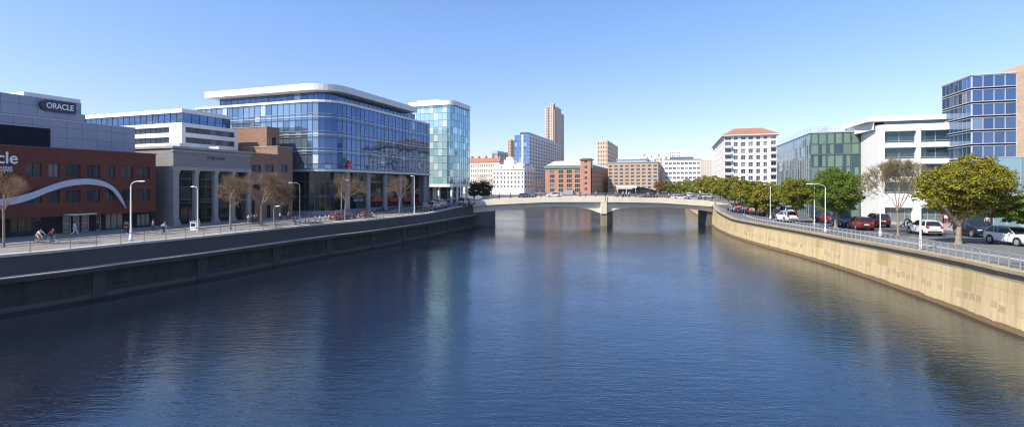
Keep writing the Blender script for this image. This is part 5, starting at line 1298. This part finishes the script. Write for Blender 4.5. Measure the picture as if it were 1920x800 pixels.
car('hatchback', 1474, 415.5, zR, UA+.25, white, 'white', 'white hatchback seen from behind, left of the olive green tree trunk', gR, 1.15)
car('suv', 1474, 405, zR, UA+.15, white, 'white', 'white tall car directly behind the white hatchback left of the olive green tree', gR, 1.1)
car('hatchback', 1453, 409.5, zR, UA+.1, (.02,.022,.03), 'black', 'black hatchback just right of the cream lamp post', gR, 1.05)
car('estate', 1460, 398.5, zR, UA+1.2, (.10,.12,.15), 'slate', 'slate grey estate parked furthest back under the olive trees', gR, 1.1)
car('hatchback', 1435, 403.5, zR, UA+.2, (.05,.03,.05), 'plum', 'dark plum hatchback left of the cream lamp post', gR, 1.05)
car('estate', 1400, 396.5, zR, UA+1.3, (.02,.02,.03), 'black', 'black estate behind the scooters near the bridge', gR, 1.05)
gL = 'cars on the left quay'
car('estate', 649, 410, zL, UA, (.02,.03,.09), 'midnight', 'midnight blue estate beside the orange-trunked bare tree on the left quay', gL, .9)
car('hatchback', 634, 412, zL, UA, (.36,.025,.015), 'orange_red', 'small bright red car behind the midnight blue estate on the left quay', gL, .68)
car('hatchback', 687, 407.5, zL, UA, (.36,.025,.015), 'orange_red', 'small red car parked further along the left quay beside a rider', gL, .66)
for i, (px, py, k, c, cn, lab) in enumerate([(796,394,'estate',(.015,.018,.03),'black','black estate nearest the tall white lamp at the end of the glass office'),
    (815,391.5,'hatchback',(.45,.48,.55),'silver','silver hatchback in the middle of the cars below the teal tower'),
    (826,389.5,'suv',(.30,.33,.40),'steel_grey','steel grey car below the columns of the teal tower'),
    (872,385.0,'suv',(.35,.38,.42),'pale_grey','pale grey van-like car at the left end of the bridge'),
    (880,384.0,'hatchback',(.02,.03,.06),'midnight','dark car at the very corner of the left quay and bridge')]):
    car(k, px, py, zL, UA, c, cn, lab, gL, 1.0)
for i, (x, c, cn, d, lab) in enumerate([(3.5,(.03,.03,.04),'black',1,'black car on the left part of the bridge'),(10.5,white,'white',-1,'white car on the bridge near the left end'),(41,white,'white',1,'white car on the bridge near the right end'),(45.5,(.5,.52,.55),'silver',1,'silver car following the white one at the right end of the bridge'),(33,(.35,.03,.03),'red',-1,'red car on the right part of the bridge')]):
    o = copy_thing(CARS['hatchback'], Vector((x, 117.5+i % 2*3, T_(x)-.33)), 0 if d > 0 else math.pi, lab, 'cars crossing the bridge', .95, {'car_paint': paint('paint_'+cn, c)})
for px, Y, k, c, cn, lab in [(1300,180,'suv',white,'white','white van-like car on the far quay in front of the far trees'),(1312,175,'hatchback',(.4,.42,.45),'silver','silver car on the far quay, middle of three'),(1326,168,'hatchback',white,'white','white hatchback on the far quay, nearest the close tree row')]:
    copy_thing(CARS[k], A(px, Y, 5.01), .4, lab, 'cars on the far quay', 1.1, {'car_paint': paint('paint_'+cn, c)})
for k, o in CARS.items():
    for c in list(o.children_recursive): bpy.data.objects.remove(c)
    bpy.data.objects.remove(o)
KIDS.clear()
# ------------------------------------------------------------------ PEOPLE
def skin(name, joints, edges, mat_, root=0, sub=1):
    me = bpy.data.meshes.new(name); me.from_pydata([j[0] for j in joints], edges, [])
    o = bpy.data.objects.new(name, me); COL.objects.link(o)
    md = o.modifiers.new('s', 'SKIN'); md.use_smooth_shade = True
    sv = me.skin_vertices[0].data
    for i, j in enumerate(joints): sv[i].radius = (j[1], j[1] if len(j) < 3 else j[2]); sv[i].use_root = (i == root)
    if sub: s = o.modifiers.new('d', 'SUBSURF'); s.levels = sub; s.render_levels = sub
    dg = bpy.context.evaluated_depsgraph_get(); m2 = bpy.data.meshes.new_from_object(o.evaluated_get(dg)); bpy.data.objects.remove(o)
    m2.name = name; m2.materials.clear(); m2.materials.append(mat_)
    for p in m2.polygons: p.use_smooth = True
    return m2
def pose(kind):
    """joint positions facing +x"""
    J = dict(pelvis=(0,0,.95), chest=(0,0,1.28), neck=(0,0,1.47), head=(.02,0,1.6), crown=(.0,0,1.72))
    if kind == 'stand': J.update(hipL=(0,.1,.9), kneeL=(.03,.11,.5), ankL=(0,.12,.08), hipR=(0,-.1,.9), kneeR=(.02,-.12,.5), ankR=(-.02,-.14,.08), shL=(0,.19,1.40), elL=(-.02,.26,1.13), haL=(.06,.27,.88), shR=(0,-.19,1.40), elR=(-.03,-.26,1.13), haR=(.05,-.27,.88))
    if kind == 'walk': J.update(hipL=(0,.09,.9), kneeL=(.2,.1,.52), ankL=(.32,.1,.1), hipR=(0,-.09,.9), kneeR=(-.02,-.1,.5), ankR=(-.33,-.1,.15), shL=(0,.19,1.40), elL=(-.17,.24,1.15), haL=(-.12,.25,.92), shR=(0,-.19,1.40), elR=(.12,-.25,1.15), haR=(.3,-.22,.98))
    if kind == 'ride': J = dict(pelvis=(-.25,0,.98), chest=(.0,0,1.25), neck=(.14,0,1.40), head=(.22,0,1.52), crown=(.23,0,1.64), hipL=(-.23,.1,.95), kneeL=(.17,.12,.78), ankL=(.05,.12,.36), hipR=(-.23,-.1,.95), kneeR=(.12,-.12,.62), ankR=(.0,-.12,.2), shL=(.1,.18,1.36), elL=(.28,.22,1.15), haL=(.46,.22,1.02), shR=(.1,-.18,1.36), elR=(.28,-.22,1.15), haR=(.46,-.22,1.02))
    return J
_P = {}
SK = plain('skin', (.45,.27,.19), .6, var=.05)
def person_meshes(kind):
    if kind in _P: return _P[kind]
    J = pose(kind); V = {k: Vector(v) for k, v in J.items()}
    def hand(js, ed, w, el, side):
        d = (V[w]-V[el]).normalized(); f = Vector((1,0,0)) if abs(d.z) > .6 else Vector((0,0,-1)); s = d.cross(f).normalized(); f = s.cross(d).normalized()
        i0 = next(i for i, j in enumerate(js) if j[3] == w) if False else idx[w]
        n = len(js); js.append((tuple(V[w]+d*.05), .032, .02)); ed.append((i0, n)); pm = n
        for k, (o, l) in enumerate(((-.03,.075),(-.01,.085),(.01,.08),(.03,.062))):
            a = V[w]+d*.085+f*o; js.append((tuple(a), .009)); js.append((tuple(a+d*l*.55), .008)); js.append((tuple(a+d*l*.9+s*side*.015), .006))
            q = len(js); ed += [(pm, q-3), (q-3, q-2), (q-2, q-1)]
        js.append((tuple(V[w]+d*.03+f*-.045), .010)); js.append((tuple(V[w]+d*.075-f*.06), .008)); q = len(js); ed += [(pm, q-2), (q-2, q-1)]
    order = [('pelvis',.13,.10),('chest',.155,.11),('neck',.055,.055),('head',.085,.075),('crown',.06,.06),('hipL',.09,.09),('kneeL',.06,.06),('ankL',.04,.04),('hipR',.09,.09),('kneeR',.06,.06),('ankR',.04,.04),('shL',.06,.06),('elL',.042,.042),('haL',.026,.026),('shR',.06,.06),('elR',.042,.042),('haR',.026,.026)]
    idx = {n: i for i, (n, _, _) in enumerate(order)}
    js = [(tuple(V[n]), a, c) for n, a, c in order]; E = lambda a, c: (idx[a], idx[c])
    ed = [E('pelvis','chest'),E('chest','neck'),E('neck','head'),E('head','crown'),E('pelvis','hipL'),E('hipL','kneeL'),E('kneeL','ankL'),E('pelvis','hipR'),E('hipR','kneeR'),E('kneeR','ankR'),E('chest','shL'),E('shL','elL'),E('elL','haL'),E('chest','shR'),E('shR','elR'),E('elR','haR')]
    for s_, a in (('ankL',1),('ankR',-1)):
        n = len(js); js.append((tuple(V[s_]+Vector((.13,0,-.04))), .035, .03)); ed.append((idx[s_], n))
    n = len(js); js.append((tuple(V['head']+Vector((.105,0,-.005))), .014)); ed.append((idx['head'], n))
    hand(js, ed, 'haL', 'elL', 1); hand(js, ed, 'haR', 'elR', -1)
    body = skin('person', js, ed, SK)
    k = 1.22; sub = lambda names, ex, f: ([(tuple(V[n]), [o for o in order if o[0] == n][0][1]*f+.012, [o for o in order if o[0] == n][0][2]*f+.012) for n in names], [(names.index(a), names.index(c)) for a, c in ex])
    wr = V['elL'].lerp(V['haL'], .88); wr2 = V['elR'].lerp(V['haR'], .88); sv = (V['haL'], V['haR']); V['haL'], V['haR'] = wr, wr2
    j, e = sub(['pelvis','chest','shL','elL','haL','shR','elR','haR'], [('pelvis','chest'),('chest','shL'),('shL','elL'),('elL','haL'),('chest','shR'),('shR','elR'),('elR','haR')], 1.12); jacket = skin('jacket', j, e, M['black'])
    V['haL'], V['haR'] = sv
    j, e = sub(['pelvis','hipL','kneeL','ankL','hipR','kneeR','ankR'], [('pelvis','hipL'),('hipL','kneeL'),('kneeL','ankL'),('pelvis','hipR'),('hipR','kneeR'),('kneeR','ankR')], 1.1); trousers = skin('trousers', j, e, M['black'])
    hb = MB(); c = V['head'].lerp(V['crown'], .55)+Vector((-.018,0,.01)); hb.ball(c, (.108,.098,.105), 10, 7, -.25); ho = hb.build('hair', M['black']); hair = ho.data; bpy.data.objects.remove(ho)
    sb = MB()
    for a in ('ankL','ankR'): c = V[a]+Vector((.05,0,-.045)); sb.ball(c, (.14,.055,.05), 8, 5)
    so_ = sb.build('shoes', M['black']); shoes = so_.data; bpy.data.objects.remove(so_)
    _P[kind] = (body, jacket, trousers, hair, shoes); return _P[kind]
def cloth(c):
    return plain('cloth_%02x%02x%02x' % tuple(int(x*255) for x in c), c, .9, var=.2, scale=6)
def person(kind, P, rz, top, leg, label, group=None, hair=(.03,.02,.015), s=1.):
    ms = person_meshes(kind); o = link('person', ms[0]); o['label'] = label; o['category'] = 'person'
    if group: o['group'] = group
    o.location = P; o.rotation_euler = (0,0,rz); o.scale = (s,)*3
    for nm, me, c in (('jacket',ms[1],top),('trousers',ms[2],leg),('hair',ms[3],hair),('shoes',ms[4],(.02,.02,.02))):
        k = link(nm, me, o); k.material_slots[0].link = 'OBJECT'; k.material_slots[0].material = cloth(c)
    return o
NV = (.02,.025,.05); BK = (.015,.015,.018); WH = (.7,.68,.64); TN = (.45,.32,.22); RD = (.5,.03,.03); JN = (.06,.09,.17); GY = (.22,.23,.25)
def bicycle(P, rz, label, frame=(.5,.5,.52), group=None):
    t = thing('bicycle', label, 'bicycle', P, rz, group)
    for x in (-.52, .52):
        b = MB(); pts = [(x+.33*math.cos(a*6.2832/20), 0, .34+.33*math.sin(a*6.2832/20)) for a in range(21)]; b.path(pts, .018, 5); w = b.build('wheel', RB, t)
        b = MB()
        for a in range(0, 20, 2): b.tube((x,0,.34), (x+.32*math.cos(a*6.2832/20), 0, .34+.32*math.sin(a*6.2832/20)), .003, .003, 3)
        b.build('spokes', RM, w)
    b = MB(); 
    for p, q in (((-.52,0,.34),(-.1,0,.3)),((-.1,0,.3),(-.22,0,.86)),((-.52,0,.34),(-.2,0,.78)),((-.2,0,.78),(.34,0,.8)),((-.1,0,.3),(.36,0,.72)),((.32,0,.9),(.52,0,.34)),((.32,0,.9),(.31,0,1.0))): b.tube(p, q, .018, .018, 6)
    b.build('frame', plain('bike_frame_%d' % int(frame[0]*255), frame, .4), t)
    b = MB(); b.ball((-.25,0,.89), (.13,.07,.035), 8, 5); b.build('saddle', M['black'], t)
    b = MB(); b.tube((.36,-.26,1.0),(.36,.26,1.0),.014,.014,6); b.build('handlebar', M['black'], t)
    return t
def rider(px, py, fn, rz, top, leg, lab, blab, s=.8, hair=BK, fr=(.5,.5,.52)):
    P = G(px, py, fn); bicycle(P, rz, blab, fr).scale = (s,)*3; person('ride', P, rz, top, leg, lab, hair=hair, s=s)
rider(74, 456, zL, -.15, WH, TN, 'cyclist in a white top and dark helmet leading along the left quay', 'bicycle ridden by the cyclist in the white top', hair=BK)
rider(96, 456.5, zL, .1, (.12,.06,.04), JN, 'cyclist in a brown jacket and blue jeans behind the white-clad cyclist', 'bicycle ridden by the brown-jacketed cyclist', hair=(.3,.12,.05))
rider(553, 423.5, zL, .2, NV, JN, 'cyclist in dark blue beside the glass office lamp', 'bicycle ridden by the dark blue cyclist near the railing')
rider(306, 439, zL, .1, (.55,.45,.5), NV, 'cyclist in a pink top and red cap in front of the stone portico corner', 'bicycle ridden by the cyclist in the pink top', hair=RD)
rider(700, 407.5, zL, .3, BK, WH, 'rider in black with pale trousers beside the small red car', 'bicycle beside the small red car on the left quay')
for px, py, k, rz, tp, lg, lab in [(140,441,'walk',.4,WH,WH,'pedestrian all in white outside the brick office entrance'),
    (235,440,'walk',.2,NV,BK,'dark-clad pedestrian just left of the white street lamp'),(239,440.5,'walk',.2,BK,NV,'second dark-clad pedestrian close against the white street lamp'),
    (287,435,'stand',.8,GY,BK,'lone pedestrian in grey near the right end of the brick office'),
    (466,420,'walk',.5,WH,GY,'pedestrian in white at the foot of the last portico column'),(472,420.5,'stand',2.,NV,NV,'pedestrian in navy next to the white-clad one by the last column'),
    (477,420,'stand',-1.,GY,BK,'pedestrian in grey in the middle of the group by the last column'),(481,420.5,'walk',.5,NV,BK,'rightmost pedestrian of the group by the last column'),
    (525,415,'walk',.3,WH,NV,'pedestrian in a white top in front of the brown brick building'),(541,413.5,'walk',3.,(.25,.14,.12),BK,'pedestrian in maroon near the brown building corner'),
    (719,396,'stand',1.,GY,BK,'pedestrian in grey beside a round column of the glass office')]:
    person(k, G(px, py, zL), rz, tp, lg, lab, s=.82)
rg = random.Random(12); gc = 'crowd outside the teal tower'; pal = [NV,BK,GY,WH,TN,RD,JN]
for i in range(26):
    px = 803+rg.random()*76; Y = 100+rg.random()*14+(px-803)*.12
    person(rg.choice(['stand','walk']), A(px, Y, zL(Y)), rg.random()*6.28, rg.choice(pal[:4] if i % 3 else pal), rg.choice([BK,NV,GY]), 'small figure in the crowd outside the teal tower', gc)
for px, py, k, rz, tp, lg, lab in [(1769,420,'stand',2.,RD,BK,'pedestrian in a red top behind the white hatchback'),(1775,421,'walk',1.,WH,RD,'pedestrian in white beside the red-topped one'),(1785,428,'walk',-1,(.6,.62,.7),NV,'pedestrian in pale blue just left of the biggest tree trunk'),
    (1851,427,'stand',-2.,(.25,.3,.4),NV,'pedestrian in blue in the shade behind the black car'),(1855,452,'walk',3.,BK,GY,'person in black standing in the road left of the right-hand white hatchback')]:
    person(k, G(px, py, zR), rz, tp, lg, lab)
bicycle(G(1858, 456, zR), 1.2, 'bicycle held upright in the road right of the biggest tree', (.6,.6,.6))
def scooter(P, rz, label, col, group=None):
    t = thing('scooter', label, 'scooter', P, rz, group); pm = paint('scooter_paint_%d' % int(col[0]*255+col[2]*99), col)
    for x in (-.6,.62): b = MB(); b.tube((x,-.06,.27),(x,.06,.27),.27,.27,16,caps=True); w = b.build('wheel', RB, t); b = MB(); b.tube((x,-.07,.27),(x,.07,.27),.13,.13,10,caps=True); b.build('rim', RM, w)
    b = MB(); b.ball((-.5,0,.6),(.42,.17,.2),10,6); b.ball((.0,0,.33),(.35,.16,.08),8,5); b.ball((.45,0,.62),(.12,.2,.32),8,6); b.tube((.62,0,.27),(.45,0,.95),.05,.04,6); b.build('body', pm, t)
    b = MB(); b.ball((-.45,0,.8),(.36,.14,.06),8,5); b.build('seat', M['black'], t)
    b = MB(); b.tube((.42,-.3,1.0),(.42,.3,1.0),.018,.018,6); b.ball((.47,0,.98),(.08,.09,.08),8,5); b.build('handlebar', M['black'], t); return t
P = G(1703, 427, zR); scooter(P, 2.6, 'black scooter ridden in front of the white office', (.02,.02,.025)); p_ = person('ride', P, 2.6, BK, BK, 'scooter rider all in black in front of the white office')
gs = 'scooters parked near the bridge end'
S0 = scooter(G(1387,399.5,zR), .4, 'scooter in the parked rank near the bridge end', (.03,.03,.06), gs)
for i in range(9):
    px = 1368+i*7.2; P = G(px, 398.5+i*.75+(i % 2), zR); copy_thing(S0, P, .3+.2*(i % 3), group=gs)
gc = 'crowd under the trees on the right quay'
for i in range(22):
    px = 1362+rg.random()*76; py = 397.5+(px-1362)*.09+rg.random()*4
    person(rg.choice(['stand','walk']), G(px, py, zR), rg.random()*6.28, rg.choice(pal+[NV]), rg.choice([BK,NV,JN]), 'small figure in the crowd under the trees on the right quay', gc)
gc = 'people crossing the bridge'
for i in range(30):
    x = X0+4+rg.random()*(X1-X0-8); person(rg.choice(['stand','walk']), (x, 115.1+rg.random(), T_(x)-.34), rg.choice([0, math.pi]), rg.choice(pal), rg.choice([BK,NV,JN]), 'small figure walking along the bridge', gc)
gc = 'people on the far quay'
for i in range(24):
    px = 1235+rg.random()*95; Y = 196+rg.random()*30 if px > 1290 else 236+rg.random()*5
    person(rg.choice(['stand','walk']), A(px, Y, 5.), rg.random()*6, rg.choice(pal), rg.choice([BK,NV]), 'small figure on the far quay behind the bridge', gc)
# bollards and a bin on the left quay
gb = 'low posts along the left quay path'
b0_ = None
for i, (px, py) in enumerate([(573,417),(579,416),(591,415.5),(600,414.8),(610,414),(617,413.2)]):
    t = thing('bollard', 'low grey post in the row between the lamp and the midnight blue estate', 'bollard', G(px, py, zL), 0, gb)
    b = MB(); b.tube((0,0,0),(0,0,.8),.07,.06,8,caps=True); b.ball((0,0,.82),(.08,.08,.06),8,5); b.build('post', M['galv'], t)
t = thing('litter_bin', 'white square litter bin beside the tall plain lamp post', 'bin', G(365, 431, zL)); b = MB(); b.box(-.35,.35,-.3,.3,0,.95); b.build('bin_body', M['whitepaint'], t); b = MB(); b.box(-.25,.25,-.32,-.28,.45,.8); b.build('opening', M['black'], t); b = MB(); b.box(-.4,.4,-.34,.34,.95,1.05); b.build('lid', M['galv'], t)

# ------------------------------------------------------------------ AIR
m = bpy.data.materials.new('haze'); m.use_nodes = True; nt = m.node_tree; nt.nodes.clear()
out = nt.nodes.new('ShaderNodeOutputMaterial'); pv = nt.nodes.new('ShaderNodeVolumePrincipled'); pv.inputs['Color'].default_value = (.86,.92,1,1); pv.inputs['Density'].default_value = .00012; pv.inputs['Anisotropy'].default_value = .3
nt.links.new(pv.outputs[0], out.inputs['Volume'])
b = MB(); b.box(-1500, 1500, -420, 1520, -1.5, 110); o = b.build('haze', m, kind='stuff')
